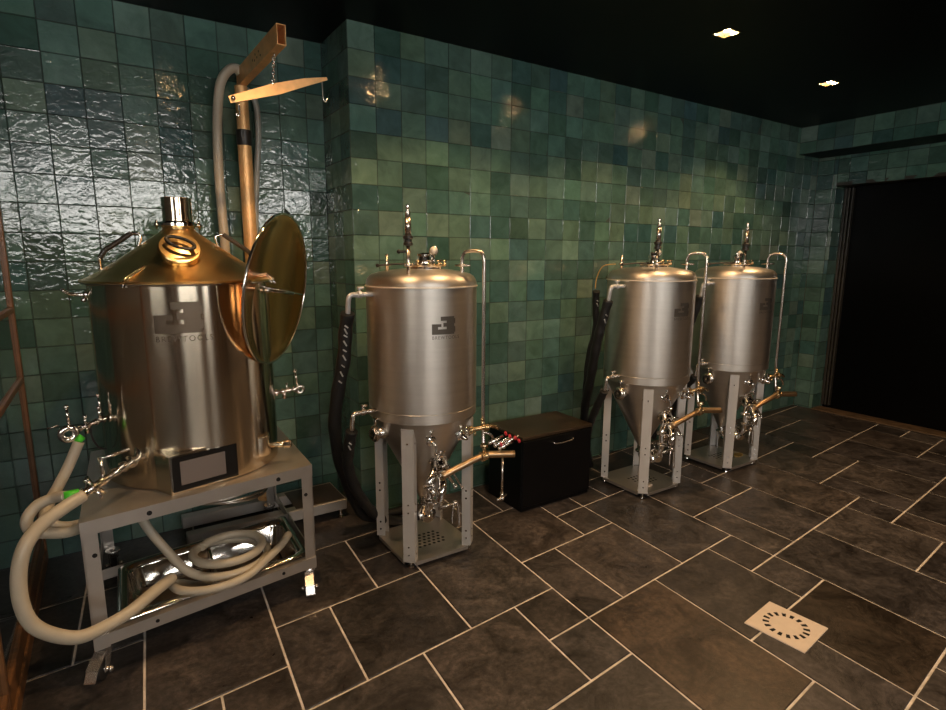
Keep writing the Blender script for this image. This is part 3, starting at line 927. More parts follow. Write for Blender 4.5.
    mb.prof_along(L(0.125, -0.24, 0.664), (0.85, -0.45, 0.1), [(0.014, 0), (0.02, 0.004), (0.02, 0.014), (0.012, 0.018)], 16)
    mb.prof_along(L(0.19, -0.268, 0.674), (0.95, -0.2, 0), [(0.012, 0), (0.018, 0.004), (0.018, 0.02), (0.010, 0.026)], 16)
    mb.cyl(L(0.18, -0.266, 0.68), L(0.18, -0.266, 0.712), 0.006, seg=10); mb.ball(L(0.18, -0.266, 0.715), 0.009, 10)
    mb.tube([L(0.215, -0.272, 0.676), L(0.25, -0.27, 0.670), L(0.275, -0.268, 0.655)], 0.008, 10)
    mb.cyl(L(0.15, -0.25, 0.655), L(0.15, -0.25, 0.635), 0.006, seg=8)
    mb.build('brass_manifold', 'brass', t)
    mb = MB()
    mb.tube([L(0.175, -0.28, 0.655), L(0.20, -0.29, 0.648), L(0.22, -0.292, 0.632), L(0.232, -0.29, 0.605)], 0.006, 10)
    mb.build('overflow_bend', 'chrome', t)
    mb = MB(); mb.torus(L(0.115, -0.245, 0.665), (0.5, -0.8, 0.2), 0.020, 0.007, 20, 8)
    mb.build('clamp_ring', 'chrome', t)
    return t

FERM = [(0.155, -0.475), (1.742, -0.535), (2.585, -0.56)]
f1 = make_fermenter(FERM[0], 'conical steel fermenter standing alone between the brewing trolley and the black cabinet', 'conical steel fermenters')
kids_before = list(f1.children)
f2 = copy_tree(f1); f2.location = (*FERM[1], 0)
f2['label'] = 'conical steel fermenter just right of the black cabinet, nearer of the close pair'
f3 = copy_tree(f1); f3.location = (*FERM[2], 0)
f3['label'] = 'conical steel fermenter farthest right, nearest the dark doorway'

def FL1(x, y, z): return (FERM[0][0] + x, FERM[0][1] + y, z)
# extras that only the first one has
mb = MB()
for dx, dy, dz in ((0.21, 0.01, 0.60), (0.235, 0.0, 0.585), (0.255, -0.01, 0.57), (0.28, -0.02, 0.595)):
    p = Vector(FL1(dx, -0.30 + dy, dz)); q = p + Vector((0.065, -0.02, 0.03))
    mb.cyl(p, q, 0.0075, seg=12); mb.ball(p, 0.011, 10)
    mb.prof_along(p, q - p, [(0.008, 0.01), (0.013, 0.013), (0.013, 0.025), (0.008, 0.028)], 14)
tm = mb.build('tap_cluster', 'chrome', f1)
for dx, dy, dz in ((0.282, -0.325, 0.655), (0.300, -0.335, 0.640), (0.330, -0.338, 0.628), (0.348, -0.345, 0.612), (0.262, -0.318, 0.600)):
    p = Vector(FL1(dx, dy, dz)); mb = MB(); mb.prof_along(p - Vector((0.012, 0, 0.012)), (0.7, -0.5, 0.3), [(0.004, 0), (0.011, 0.003), (0.011, 0.011), (0.004, 0.014)], 14)
    mb.build('knob', 'red_knob', tm)
mb = MB()
mb.cyl(FL1(0.268, -0.315, 0.52), FL1(0.268, -0.315, 0.315), 0.0055, seg=10)
mb.ball(FL1(0.268, -0.315, 0.312), 0.013, 12)
mb.cyl(FL1(0.24, -0.325, 0.312), FL1(0.30, -0.305, 0.316), 0.006, seg=10); mb.ball(FL1(0.24, -0.325, 0.312), 0.010, 10)
mb.cyl(FL1(0.268, -0.315, 0.34), FL1(0.268, -0.315, 0.32), 0.009, seg=10)
mb.build('sample_tube', 'tube_steel', f1)

# ------------------------------------------------------------------ black insulated cooling hoses
def hose(name, pts, r, mat, label, seg=14, sub=8, group=None):
    base = Vector(pts[0])
    t = MB(); t.tube(pts, r, seg, sub)
    o = t.build(name, mat)
    return tag(o, label, 'hose', group)

def foam_hose(pts, r, label, rings=0):
    if not rings:
        m_ = MB(); m_.tube(pts, lambda s: r * (1 + 0.06 * math.sin(s * 60)), 16, 10)
        return tag(m_.build('insulated_hose', 'black_foam'), label, 'hose', 'black foam-covered cooling hoses')
    t = thing('insulated_hose', label, 'hose', pts[-1], 'black foam-covered cooling hoses')
    m_ = MB(); m_.tube(pts, lambda s: r * (1 + 0.06 * math.sin(s * 60)), 16, 10); m_.build('foam_sleeve', 'black_foam', t)
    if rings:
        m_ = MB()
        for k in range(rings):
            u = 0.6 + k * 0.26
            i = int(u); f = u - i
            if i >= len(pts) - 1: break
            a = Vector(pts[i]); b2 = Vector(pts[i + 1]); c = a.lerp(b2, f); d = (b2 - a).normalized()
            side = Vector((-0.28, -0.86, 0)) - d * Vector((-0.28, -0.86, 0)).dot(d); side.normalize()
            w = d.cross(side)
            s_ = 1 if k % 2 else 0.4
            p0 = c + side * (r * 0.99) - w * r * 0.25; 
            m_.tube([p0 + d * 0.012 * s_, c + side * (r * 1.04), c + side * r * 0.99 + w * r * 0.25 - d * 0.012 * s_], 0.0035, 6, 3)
        m_.build('painted_glint', 'pale_silver', t)  # painted glints: pale strips where the sleeve reflects light
    return t

x1, y1 = FERM[0]
foam_hose([(x1 - .380, y1 - .01, 1.235), (x1 - .383, y1 + .02, 1.15), (x1 - .388, y1 + .04, 1.02), (x1 - .405, y1 + .08, .87), (x1 - .41, y1 + .14, .68), (x1 - .37, y1 + .20, .47), (x1 - .29, y1 + .25, .24), (x1 - .20, y1 + .30, .09), (x1 - .06, y1 + .33, .045), (x1 + .12, y1 + .36, .035)], 0.031, 'long black foam-covered hose from upper left fitting of the lone fermenter', 9)
foam_hose([(x1 - .380, y1 - .01, .684), (x1 - .385, y1 + .02, .60), (x1 - .375, y1 + .07, .48), (x1 - .31, y1 + .12, .31), (x1 - .20, y1 + .18, .15), (x1 - .06, y1 + .215, .055), (x1 + .10, y1 + .24, .035)], 0.027, 'shorter black foam-covered hose from lower left fitting of the lone fermenter', 2)
x2, y2 = FERM[1]
foam_hose([(x2 - .380, y2 - .01, 1.235), (x2 - .384, y2 + .03, 1.10), (x2 - .375, y2 + .08, .93), (x2 - .33, y2 + .16, .72), (x2 - .26, y2 + .27, .50), (x2 - .16, y2 + .37, .25), (x2 - .08, y2 + .40, .06)], 0.028, 'black foam-covered hose from upper fitting of fermenter right of the black cabinet', 2)
foam_hose([(x2 - .380, y2 - .01, .684), (x2 - .37, y2 + .05, .58), (x2 - .33, y2 + .15, .42), (x2 - .25, y2 + .25, .24), (x2 - .16, y2 + .30, .06)], 0.024, 'black foam-covered hose low behind fermenter right of the black cabinet', 0)
foam_hose([(x2 - .26, y2 + .21, 1.275), (x2 - .24, y2 + .23, 1.18), (x2 - .20, y2 + .26, 1.02), (x2 - .18, y2 + .33, .83), (x2 - .13, y2 + .40, .55), (x2 - .09, y2 + .43, .20), (x2 - .05, y2 + .43, .04)], 0.022, 'thin black foam-covered hose rising by the wall beside the close pair', 2)
x3, y3 = FERM[2]
foam_hose([(x3 - .380, y3 - .01, 1.235), (x3 - .386, y3 + .05, 1.05), (x3 - .36, y3 + .18, .80), (x3 - .30, y3 + .33, .50), (x3 - .24, y3 + .42, .10)], 0.028, 'black foam-covered hose hanging between the close pair of fermenters', 0)
foam_hose([(x3 - .380, y3 - .01, .684), (x3 - .37, y3 + .08, .56), (x3 - .30, y3 + .22, .34), (x3 - .18, y3 + .30, .06)], 0.024, 'black foam-covered hose low on the fermenter nearest the doorway', 0)
# yellow-green wire hanging beside the second fermenter
mb = MB(); mb.tube([(x2 - .15, y2 + .16, 1.444), (x2 - .22, y2 + .20, 1.43), (x2 - .25, y2 + .22, 1.36), (x2 - .27, y2 + .21, 1.29)], 0.0035, 8)
tag(mb.build('earth_wire', 'yellow_stain_wood'), 'thin yellow wire beside top of fermenter right of the black cabinet', 'wire')

# ------------------------------------------------------------------ black cabinet
t = thing('cabinet', 'low black cabinet with brown top and silver handle against the tiled wall', 'cabinet', (1.08, -0.3, 0))
bx0, bx1, by0, by1 = 0.800, 1.352, -0.468, -0.125
mb = MB(); mb.box((bx0 + 0.004, by0 + 0.012, 0.0), (bx1 - 0.004, by1, 0.44), bev=0.004); mb.build('body', 'cabinet_black', t)
mb = MB(); mb.box((bx0, by0, 0.44), (bx1, by1 + 0.002, 0.462), bev=0.004); mb.build('top', 'cabinet_top_brown', t)
mb = MB(); mb.box((bx0 + 0.006, by0, 0.03), (bx1 - 0.006, by0 + 0.012, 0.436), bev=0.003); dd_ = mb.build('door', 'cabinet_black', t)
mb = MB()
hz = 0.402
mb.tube([(1.015, by0, hz), (1.018, by0 - 0.024, hz), (1.035, by0 - 0.028, hz - 0.006), (1.09, by0 - 0.030, hz - 0.008), (1.15, by0 - 0.028, hz - 0.004), (1.165, by0 - 0.024, hz + 0.002), (1.168, by0, hz + 0.002)], 0.005, 10)
mb.build('handle', 'chrome', dd_)

# ------------------------------------------------------------------ brewing trolley
FLc = Vector((-1.275, -0.715, 0)); UU = Vector((0.825, 0.122, 0)); VV = Vector((0.022, 0.825, 0))
def cp(u, v, z): return FLc + UU * u + VV * v + Vector((0, 0, z))
TZ = 0.60
def cbox(mb, u0, u1, v0, v1, z0, z1):
    vs = [cp(u, v, z) for u in (u0, u1) for v in (v0, v1) for z in (z0, z1)]
    mb.add(vs, [(0, 1, 3, 2), (4, 6, 7, 5), (0, 4, 5, 1), (2, 3, 7, 6), (0, 2, 6, 4), (1, 5, 7, 3)])
t = thing('brewing_trolley', 'grey steel wheeled trolley carrying the brewing kettle', 'trolley', tuple(cp(.5, .5, 0)))
mb = MB()
cbox(mb, 0, 1, 0, 1, TZ - 0.004, TZ)
for a in ((0, 1, 0, 0.005), (0, 1, 0.995, 1), (0, 0.005, 0.005, 0.995), (0.995, 1, 0.005, 0.995)):
    cbox(mb, *a, TZ - 0.05, TZ - 0.004)
mb.cur = 1
for u in (0.25, 0.82):
    p = cp(u, 0, TZ - 0.027); n_ = -VV.normalized()
    mb.cyl(p, p + n_ * 0.0015, 0.009, seg=16)
mb.build('table_top', ['satin_steel', 'hole_black'], t)
for (u0, v0, su, sv) in ((0, 0, 1, 1), (1, 0, -1, 1), (0, 1, 1, -1), (1, 1, -1, -1)):
    mb = MB(); wl = 0.058
    e = 0.006 if v0 == 0 else -0.006
    cbox(mb, min(u0, u0 + su * wl), max(u0, u0 + su * wl), min(v0 + e, v0 + e + sv * 0.005), max(v0 + e, v0 + e + sv * 0.005), 0.115, TZ - 0.02)
    cbox(mb, min(u0 + su * .001, u0 + su * 0.006), max(u0 + su * .001, u0 + su * 0.006), min(v0 + e, v0 + e + sv * wl), max(v0 + e, v0 + e + sv * wl), 0.115, TZ - 0.02)
    mb.cur = 1
    if v0 == 0:
        for z in (0.47,):
            p = cp(u0 + su * 0.04, 0.006, z); mb.cyl(p, p - VV.normalized() * 0.0015, 0.008, seg=14)
    mb.build('leg', ['satin_steel', 'hole_black'], t)
mb = MB()
cbox(mb, 0, 1, 0.0, 0.006, 0.125, 0.170); mb_h = mb
cbox(mb, 0, 1, 0.006, 0.06, 0.165, 0.170)
mb.cur = 1
for u in (0.24, 0.82):
    p = cp(u, 0, 0.148); mb.cyl(p, p - VV.normalized() * 0.0015, 0.007, seg=14)
mb.build('rail', ['satin_steel', 'hole_black'], t)
mb = MB(); cbox(mb, 0, 1, 0.60, 0.606, 0.125, 0.170); mb.build('rail', 'satin_steel', t)
for u0, u1 in ((0.0, 0.006), (0.994, 1.0)):
    mb = MB(); cbox(mb, u0, u1, 0.006, 0.994, 0.125, 0.170); mb.build('rail', 'satin_steel', t)
def caster(u, v, ang, big):
    c = cp(u, v, 0)
    k = 1.0 if big else 0.9
    M = Matrix.Translation(c) @ Matrix.Rotation(ang, 4, 'Z')
    tr = lambda x, y, z: M @ Vector((x * k, y * k, z * k if z < 0.06 else z))
    mb = MB()
    mb.cyl(tr(0, 0, 0.098), tr(0, 0, 0.126), 0.011)
    mb.lathe([(0.03, 0.110), (0.032, 0.115), (0.03, 0.119)], (c.x, c.y, 0), 20)
    mb.cyl(tr(-0.03, -0.03, 0.036), tr(-0.03, 0.03, 0.036), 0.008, seg=12); mb.ball(tr(-0.03, 0.032, 0.036), 0.010, 10); mb.ball(tr(-0.03, -0.032, 0.036), 0.010, 10)
    for s_ in (-1, 1):
        pts = [(0.02, 0.112), (-0.02, 0.112), (-0.045, 0.03), (-0.015, 0.03)]
        vs = [tr(a, s_ * 0.018, z) for a, z in pts] + [tr(a, s_ * 0.021, z) for a, z in pts]
        mb.add(vs, [(0, 1, 2, 3), (7, 6, 5, 4), (0, 4, 5, 1), (1, 5, 6, 2), (2, 6, 7, 3), (3, 7, 4, 0)])
    f_ = mb.build('caster', 'bright_zinc', t)
    mb = MB(); mb.cyl(tr(-0.03, -0.013, 0.036), tr(-0.03, 0.013, 0.036), 0.036 * k, seg=28); mb.build('wheel', 'black_rubber', f_)
    mb = MB()
    vs = [tr(-0.02, -0.02, 0.095), tr(-0.02, 0.02, 0.095), tr(-0.085, 0.02, 0.062), tr(-0.085, -0.02, 0.062)]
    vs2 = [v + Vector((0, 0, 0.006)) for v in vs]
    mb.add(vs + vs2, [(0, 1, 2, 3), (7, 6, 5, 4), (0, 4, 5, 1), (1, 5, 6, 2), (2, 6, 7, 3), (3, 7, 4, 0)])
    vs = [tr(-0.085, -0.018, 0.065), tr(-0.085, 0.018, 0.065), tr(-0.105, 0.018, 0.035), tr(-0.105, -0.018, 0.035)]
    vs2 = [v + Vector((0.004, 0, 0.004)) for v in vs]
    mb.add(vs + vs2, [(0, 1, 2, 3), (7, 6, 5, 4), (0, 4, 5, 1), (1, 5, 6, 2), (2, 6, 7, 3), (3, 7, 4, 0)])
    mb.build('brake_pedal', 'bright_zinc', f_)
caster(0.03, 0.05, math.radians(62), True)
caster(0.965, 0.04, math.radians(75), False)
caster(0.05, 0.95, math.radians(-90), False)
caster(0.95, 0.95, math.radians(-90), False)

# ------------------------------------------------------------------ sink tray on the lower rails
mb = MB()
def rr(u0, u1, v0, v1, r, n=6):
    pts = []
    for (cu_, cv_, a0) in ((u1 - r, v1 - r, 0), (u0 + r, v1 - r, 90), (u0 + r, v0 + r, 180), (u1 - r, v0 + r, 270)):
        for k in range(n + 1):
            a = math.radians(a0 + 90 * k / n); pts.append((cu_ + r * math.cos(a), cv_ + r * math.sin(a)))
    return pts
rings = [(rr(0.085, 0.965, 0.030, 0.56, 0.03), 0.178), (rr(0.088, 0.962, 0.033, 0.557, 0.03), 0.186), (rr(0.105, 0.945, 0.05, 0.54, 0.05), 0.190),
         (rr(0.125, 0.925, 0.07, 0.52, 0.06), 0.186), (rr(0.135, 0.915, 0.08, 0.51, 0.06), 0.165), (rr(0.145, 0.905, 0.09, 0.50, 0.06), 0.085), (rr(0.165, 0.885, 0.11, 0.48, 0.06), 0.070)]
vs = []; fs = []
for pts, z in rings:
    vs += [cp(u, v, z) for u, v in pts]
n = len(rings[0][0])
for j in range(len(rings) - 1):
    for k in range(n):
        fs.append((j * n + k, j * n + (k + 1) % n, (j + 1) * n + (k + 1) % n, (j + 1) * n + k))
mb.add(vs, fs, True)
mb.add(vs[-n:], [tuple(range(n))])
tt = thing('sink_tray', 'shallow polished steel tray lying on the trolley lower rails', 'tray', tuple(cp(.5, .3, 0.17)))
mb.build('basin', 'chrome', tt)
mb = MB()
cbox(mb, 0.51, 0.522, 0.09, 0.50, 0.078, 0.165)
mb.build('divider', 'chrome', tt)

# ------------------------------------------------------------------ brewing kettle
KX, KY, KR = -0.855, -0.262, 0.337
t = thing('brewing_kettle', 'large mirror-polished brewing kettle with warm-light-tinted conical lid standing on the trolley', 'kettle', (KX, KY, TZ))
mb = MB(); mb.lathe([(KR - 0.006, TZ + 0.001), (KR, TZ + 0.008), (KR, 1.375), (KR + 0.010, 1.377), (KR + 0.012, 1.383)], (KX, KY, 0), 128, cap=False)
mb.build('vessel', 'kettle_mirror_steel', t)
mb = MB()
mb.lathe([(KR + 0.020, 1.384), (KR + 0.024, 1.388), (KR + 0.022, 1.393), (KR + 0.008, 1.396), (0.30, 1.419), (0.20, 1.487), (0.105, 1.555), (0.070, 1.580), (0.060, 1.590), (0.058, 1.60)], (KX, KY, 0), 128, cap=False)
lid = mb.build('conical_lid', 'warm_lit_lid_steel', t)
mb = MB(); mb.lathe([(KR + 0.012, 1.3805), (KR + 0.0215, 1.3815), (KR + 0.0215, 1.3845), (KR + 0.012, 1.385)], (KX, KY, 0), 128, cap=False); mb.build('rim', 'chrome', lid)
mb = MB(); mb.lathe([(0.0555, 1.603), (0.0555, 1.715), (0.0575, 1.717), (0.0535, 1.717), (0.0535, 1.62), (0.001, 1.615)], (KX, KY, 0), 56, cap=False); mb.build('chimney', 'kettle_mirror_steel', lid)
mb = MB(); mb.lathe([(0.058, 1.596), (0.068, 1.599), (0.074, 1.605), (0.074, 1.615), (0.068, 1.621), (0.057, 1.624)], (KX, KY, 0), 48, cap=False)
for a in (172, -8):
    p = Vector((KX + 0.078 * math.cos(math.radians(a)), KY + 0.078 * math.sin(math.radians(a)), 1.61)); mb.ball(p, 0.010, 10); mb.cyl(p - Vector((0, 0, .015)), p + Vector((0, 0, 0.018)), 0.004, seg=8)
mb.build('clamp_ring', 'chrome', lid)
# hatch in the cone
az = math.radians(-96)
rad = Vector((math.cos(az), math.sin(az), 0)); slope = math.atan2(0.195, 0.287)
nrm = (rad * math.sin(slope) + Vector((0, 0, 1)) * math.cos(slope)).normalized()
hp = Vector((KX, KY, 0)) + rad * 0.205 + Vector((0, 0, 1.484))
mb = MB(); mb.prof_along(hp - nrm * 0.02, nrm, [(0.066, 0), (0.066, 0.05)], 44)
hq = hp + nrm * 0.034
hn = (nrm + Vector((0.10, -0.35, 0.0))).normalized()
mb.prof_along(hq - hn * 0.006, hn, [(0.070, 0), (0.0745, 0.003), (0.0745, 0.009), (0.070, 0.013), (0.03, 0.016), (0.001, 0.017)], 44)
ht = mb.build('hatch', 'warm_lit_lid_steel', lid)
mb = MB()
hs = Vector((1, 0, 0)) - hn * hn.x; hs.normalize(); hu = hn.cross(hs)
hr = (hs * 0.90 - hu * 0.42).normalized(); hr2 = hn.cross(hr)
pts = [hq + hn * 0.032 + hr * (0.050 * math.cos(2 * PI * k / 28)) + hr2 * (0.024 * math.sin(2 * PI * k / 28)) for k in range(28)]
mb.tube(pts, 0.0062, 10, closed=True, smoothpath=False)
for s_ in (-1, 1): mb.cyl(hq + hn * 0.008 + hr * s_ * 0.03, hq + hn * 0.03 + hr * s_ * 0.045, 0.005, seg=8)
mb.build('handle', 'dark_grip', ht)
# carrying handles on the lid
for s_, a in ((-1, 172), (1, -4)):
    ar = math.radians(a); rv = Vector((math.cos(ar), math.sin(ar), 0)); K0 = Vector((KX, KY, 0))
    f0 = K0 + rv * 0.285 + Vector((0, 0, 1.428)); f1_ = K0 + rv * 0.150 + Vector((0, 0, 1.52))
    mb = MB()
    a0 = K0 + rv * 0.285 + Vector((0, 0, 1.475)); a1 = K0 + rv * 0.258 + Vector((0, 0, 1.51)); a2 = K0 + rv * 0.168 + Vector((0, 0, 1.575)); a3 = K0 + rv * 0.138 + Vector((0, 0, 1.565))
    mb.tube([f0, a0, a1], 0.006, 10); mb.tube([a2, a3, f1_], 0.006, 10)
    mb.cur = 1; mb.tube([a0, a0.lerp(a1, 0.5) + Vector((0, 0, 0.003)), a1, a1.lerp(a2, 0.5), a2], 0.0095, 12); mb.build('lid_handle', ['chrome', 'dark_grip'], lid)
# thin clips where lid meets rim
mb = MB()
for a, L_ in ((-128, 0.085), (-28, 0.06)):
    ar = math.radians(a); rv = Vector((math.cos(ar), math.sin(ar), 0)); K0 = Vector((KX, KY, 0))
    for q in (0, 1):
        mb.tube([K0 + rv * (KR + 0.026) + Vector((0.012 * q, 0, 1.372)), K0 + rv * (KR + 0.004) + Vector((0.012 * q, 0, 1.405)), K0 + rv * 0.27 + Vector((0.02 + 0.012 * q, 0, 1.447))], 0.0035, 8)
mb.build('lid_clip', 'chrome', lid)
logo_mb((KX, KY), KR, -100, 1.262, 0.165).build('logo', 'etched_logo_kettle', t)
# side handle, left
mb = MB(); a = Vector((KX - KR, KY + 0.02, 1.335))
mb.tube([a, a + Vector((-0.03, 0, 0.0)), a + Vector((-0.055, -0.01, 0.006)), a + Vector((-0.075, -0.02, 0.022))], 0.007, 10)
mb.tube([a + Vector((0, 0.05, 0)), a + Vector((-0.03, 0.05, 0)), a + Vector((-0.055, 0.035, 0.006)), a + Vector((-0.075, -0.02, 0.022))], 0.006, 10)
mb.prof_along(a, (-1, 0, 0), [(0.016, 0), (0.016, 0.006), (0.008, 0.012)], 16); mb.ball(a + Vector((-0.012, 0, -0.02)), 0.010, 10)
mb.build('side_handle', 'chrome', t)
# control box at the front of the kettle base
Pbot = [(-0.990, -0.632), (-0.745, -0.572), (-0.655, -0.40), (-1.075, -0.46)]
zt0, zt1 = 0.750, 0.765
mb = MB()
vs = [(x, y, TZ) for x, y in Pbot] + [(-0.990, -0.632, zt0), (-0.745, -0.572, zt1 - 0.002), (-0.655, -0.40, 0.782), (-1.075, -0.46, 0.775)]
mb.add(vs, [(0, 3, 2, 1), (4, 5, 6, 7), (0, 1, 5, 4), (1, 2, 6, 5), (2, 3, 7, 6), (3, 0, 4, 7)])
cb = mb.build('control_box', 'kettle_mirror_steel', t)
fa = Vector((-0.990, -0.632, TZ)); fb = Vector((-0.745, -0.572, TZ)); fu = (fb - fa); fl = fu.length; fu.normalize(); fn = Vector((fu.y, -fu.x, 0))
def sp(u, z, h): return fa + fu * u + Vector((0, 0, z)) + fn * h
def sbox(mb, u0, u1, z0, z1, h0, h1):
    vs = [sp(u, z, h) for u in (u0, u1) for h in (h0, h1) for z in (z0, z1)]
    mb.add(vs, [(0, 1, 3, 2), (4, 6, 7, 5), (0, 4, 5, 1), (2, 3, 7, 6), (0, 2, 6, 4), (1, 5, 7, 3)])
mb = MB(); sbox(mb, 0.006, fl - 0.002, 0.012, 0.147, -0.001, 0.010)
sc_ = mb.build('touch_screen', 'screen_bezel', cb)
mb = MB(); sbox(mb, 0.034, fl - 0.050, 0.034, 0.126, 0.010, 0.0112)
partlabel(mb.build('glass', 'screen_glass', sc_), 'dark reflective glass')
# left pipe: pump outlet with valve, towards the camera-left
def KV(x, y, z): return Vector((x, y, z))
P0 = KV(-1.085, -0.52, 0.735); P1 = KV(-1.262, -0.70, 0.690)
mb = MB()
mb.tube([KV(-1.06, -0.45, 0.80), KV(-1.075, -0.49, 0.775), P0, P0.lerp(P1, .2)], 0.014, 12)
dd = (P1 - P0).normalized()
mb.cyl(P0.lerp(P1, 0.15), P1, 0.0135)
for u, r_ in ((0.12, 0.024), (0.26, 0.020), (0.40, 0.019), (0.62, 0.017), (0.80, 0.021), (0.95, 0.019)):
    mb.prof_along(P0.lerp(P1, u) - dd * 0.007, dd, [(0.012, 0), (r_, 0.002), (r_, 0.012), (0.012, 0.014)], 16)
m_ = P0.lerp(P1, 0.78)
mb.cyl(m_ - Vector((0.02, -0.03, -0.03)), m_ + Vector((0.02, -0.03, -0.035)), 0.006, seg=8)
mb.cyl(m_ + Vector((-.02, -.01, 0.03)), m_ + Vector((0.03, -0.0, -0.03)), 0.006, seg=8); mb.ball(m_ + Vector((-.02, -.01, 0.03)), 0.009, 8)
pv = mb.build('outlet_pipe', 'chrome', t)
mb = MB(); h_ = P0.lerp(P1, 0.62)
mb.tube([h_, h_ + Vector((0, 0, 0.045)), h_ + Vector((-0.003, 0, 0.082))], 0.006, 8, smoothpath=False)
mb.cyl(h_ + Vector((-0.008, -0.003, 0.080)), h_ + Vector((0.085, 0.03, 0.088)), 0.0065, seg=10)
mb.build('valve_handle', 'chrome', pv)
mb = MB(); mb.tube([KV(-1.035, -0.47, 0.745), KV(-1.02, -0.50, 0.735), KV(-1.005, -0.535, 0.69), KV(-0.998, -0.56, 0.62)], 0.012, 12); mb.build('drop_pipe', 'chrome', pv)
mb = MB(); mb.cyl(P1 + dd * -0.012 + Vector((-.012, 0, .004)), P1 + dd * 0.0 + Vector((-.045, 0, 0.008)), 0.017, seg=16); mb.build('clip', 'green_clip', pv)
# upper left valve
Q0 = KV(KX - KR * math.cos(0.35), KY - KR * math.sin(0.35), 0.868); Q1 = KV(-1.285, -0.44, 0.848)
mb = MB(); dd = (Q1 - Q0).normalized()
mb.cyl(Q0, Q1, 0.009)
for u, r_ in ((0.1, 0.017), (0.3, 0.014), (0.55, 0.016), (0.75, 0.013)):
    mb.prof_along(Q0.lerp(Q1, u) - dd * 0.006, dd, [(0.009, 0), (r_, 0.002), (r_, 0.010), (0.009, 0.012)], 14)
mb.torus(Q1 + Vector((-0.005, -0.01, -0.004)), (0.2, -1, 0.05), 0.022, 0.012, 26, 12)
for u, hgt in ((0.18, 0.05), (0.58, 0.035)):
    q = Q0.lerp(Q1, u); mb.cyl(q, q + Vector((0, 0, hgt)), 0.005, seg=8); mb.ball(q + Vector((0, 0, hgt)), 0.008, 8)
q = Q0.lerp(Q1, 0.55); mb.cyl(q, q - Vector((0, 0, 0.03)), 0.008, seg=10)
mb.cyl(Q1 + Vector((-0.03, 0, 0.03)), Q1 + Vector((-0.065, 0, 0.022)), 0.004, seg=8)
uv = mb.build('upper_valve', 'chrome', t)
mb = MB(); handle_bar(mb, Q1 + Vector((0, -0.005, 0.02)), (-0.03, 0, 1), 0.075, 0.006); mb.build('valve_handle', 'chrome', uv); mb = MB(); handle_bar(mb, Q0.lerp(Q1, 0.12) + Vector((0, 0, 0.02)), (-0.08, 0, 1), 0.075, 0.004); mb.build('valve_handle', 'chrome', uv)
mb = MB(); mb.cyl(Q1 + Vector((0.018, -0.005, -0.022)), Q1 + Vector((0.032, -0.005, -0.040)), 0.015, seg=14); mb.build('clip', 'green_clip', uv)
mb = MB(); mb.tube([Q0.lerp(Q1, .45), Q0.lerp(Q1, .45) + Vector((0, 0, -.05)), Q0.lerp(Q1, .3) + Vector((0, 0, -.1)), Q0.lerp(Q1, .1) + Vector((0, 0, -.12))], 0.0035, 8); mb.build('cable', 'black_rubber', uv)
# right side valve
R0_ = KV(KX + KR * math.cos(0.05), KY - KR * math.sin(0.05) * 1.0, 0.86); R1_ = KV(-0.405, -0.30, 0.875)
mb = MB(); dd = (R1_ - R0_).normalized(); mb.cyl(R0_, R1_, 0.008)
for u, r_ in ((0.1, 0.015), (0.35, 0.013), (0.6, 0.014), (0.8, 0.016)):
    mb.prof_along(R0_.lerp(R1_, u) - dd * 0.006, dd, [(0.009, 0), (r_, 0.002), (r_, 0.010), (0.009, 0.012)], 14)
mb.torus(R1_ + Vector((0.0, -0.01, -0.004)), (-0.2, -1, 0.05), 0.015, 0.008, 22, 10)
q = R0_.lerp(R1_, 0.4); mb.cyl(q, q - Vector((0, 0, 0.035)), 0.009, seg=10)
q = R0_.lerp(R1_, 0.5); mb.cyl(q, q + Vector((0, 0, 0.035)), 0.005, seg=10)
rvv = mb.build('side_valve', 'chrome', t)
mb = MB(); handle_bar(mb, R1_ + Vector((-0.01, -0.005, 0.01)), (-0.12, 0, 1), 0.075, 0.0055); mb.build('valve_handle', 'chrome', rvv)
# low outlet can on the right
mb = MB(); o_ = KV(-0.640, -0.485, 0)
mb.lathe([(0.046, 0.655), (0.048, 0.66), (0.048, 0.735), (0.044, 0.74), (0.001, 0.741)], tuple(o_), 28)
mb.cyl(KV(-0.60, -0.49, 0.685), KV(-0.53, -0.52, 0.688), 0.012); mb.prof_along(KV(-0.545, -0.513, 0.687), (0.9, -0.35, 0.03), [(0.014, 0), (0.017, 0.003), (0.017, 0.03), (0.012, 0.034)], 16)
mb.build('drain_outlet', 'kettle_mirror_steel', t)

# round lid hung upright on the right side of the kettle
D = Vector((-0.515, -0.432, 1.345)); tt_ = Vector((0.60, 0.80, 0)).normalized(); up_ = Vector((0, 0, 1))
nn = Vector((0.80, -0.60, 0)).normalized()
up_ = (up_ + Vector((0.145, -0.05, 0))).normalized()
nn = tt_.cross(up_).normalized()
if nn.y > 0: nn = -nn
M = Matrix((( *tt_, 0), (*(nn.cross(tt_)), 0), (*nn, 0), (0, 0, 0, 1))).transposed()
t = thing('round_kettle_lid', 'round polished lid tinted by warm reflections, hung upright on the right side of the kettle', 'lid', tuple(D))
mb = MB()
LR = 0.315
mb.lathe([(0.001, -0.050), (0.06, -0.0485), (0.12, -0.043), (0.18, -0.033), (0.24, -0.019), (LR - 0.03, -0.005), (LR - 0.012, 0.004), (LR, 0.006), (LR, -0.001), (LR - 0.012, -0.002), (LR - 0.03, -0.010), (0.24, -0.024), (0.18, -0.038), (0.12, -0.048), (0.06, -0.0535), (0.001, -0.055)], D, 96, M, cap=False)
mb.build('disc', 'warm_lit_disc_steel', t)
mb = MB()
pts = [D + M.to_3x3() @ Vector(((LR + 0.002) * math.cos(2 * PI * k / 96), (LR + 0.002) * math.sin(2 * PI * k / 96), 0.004)) for k in range(96)]
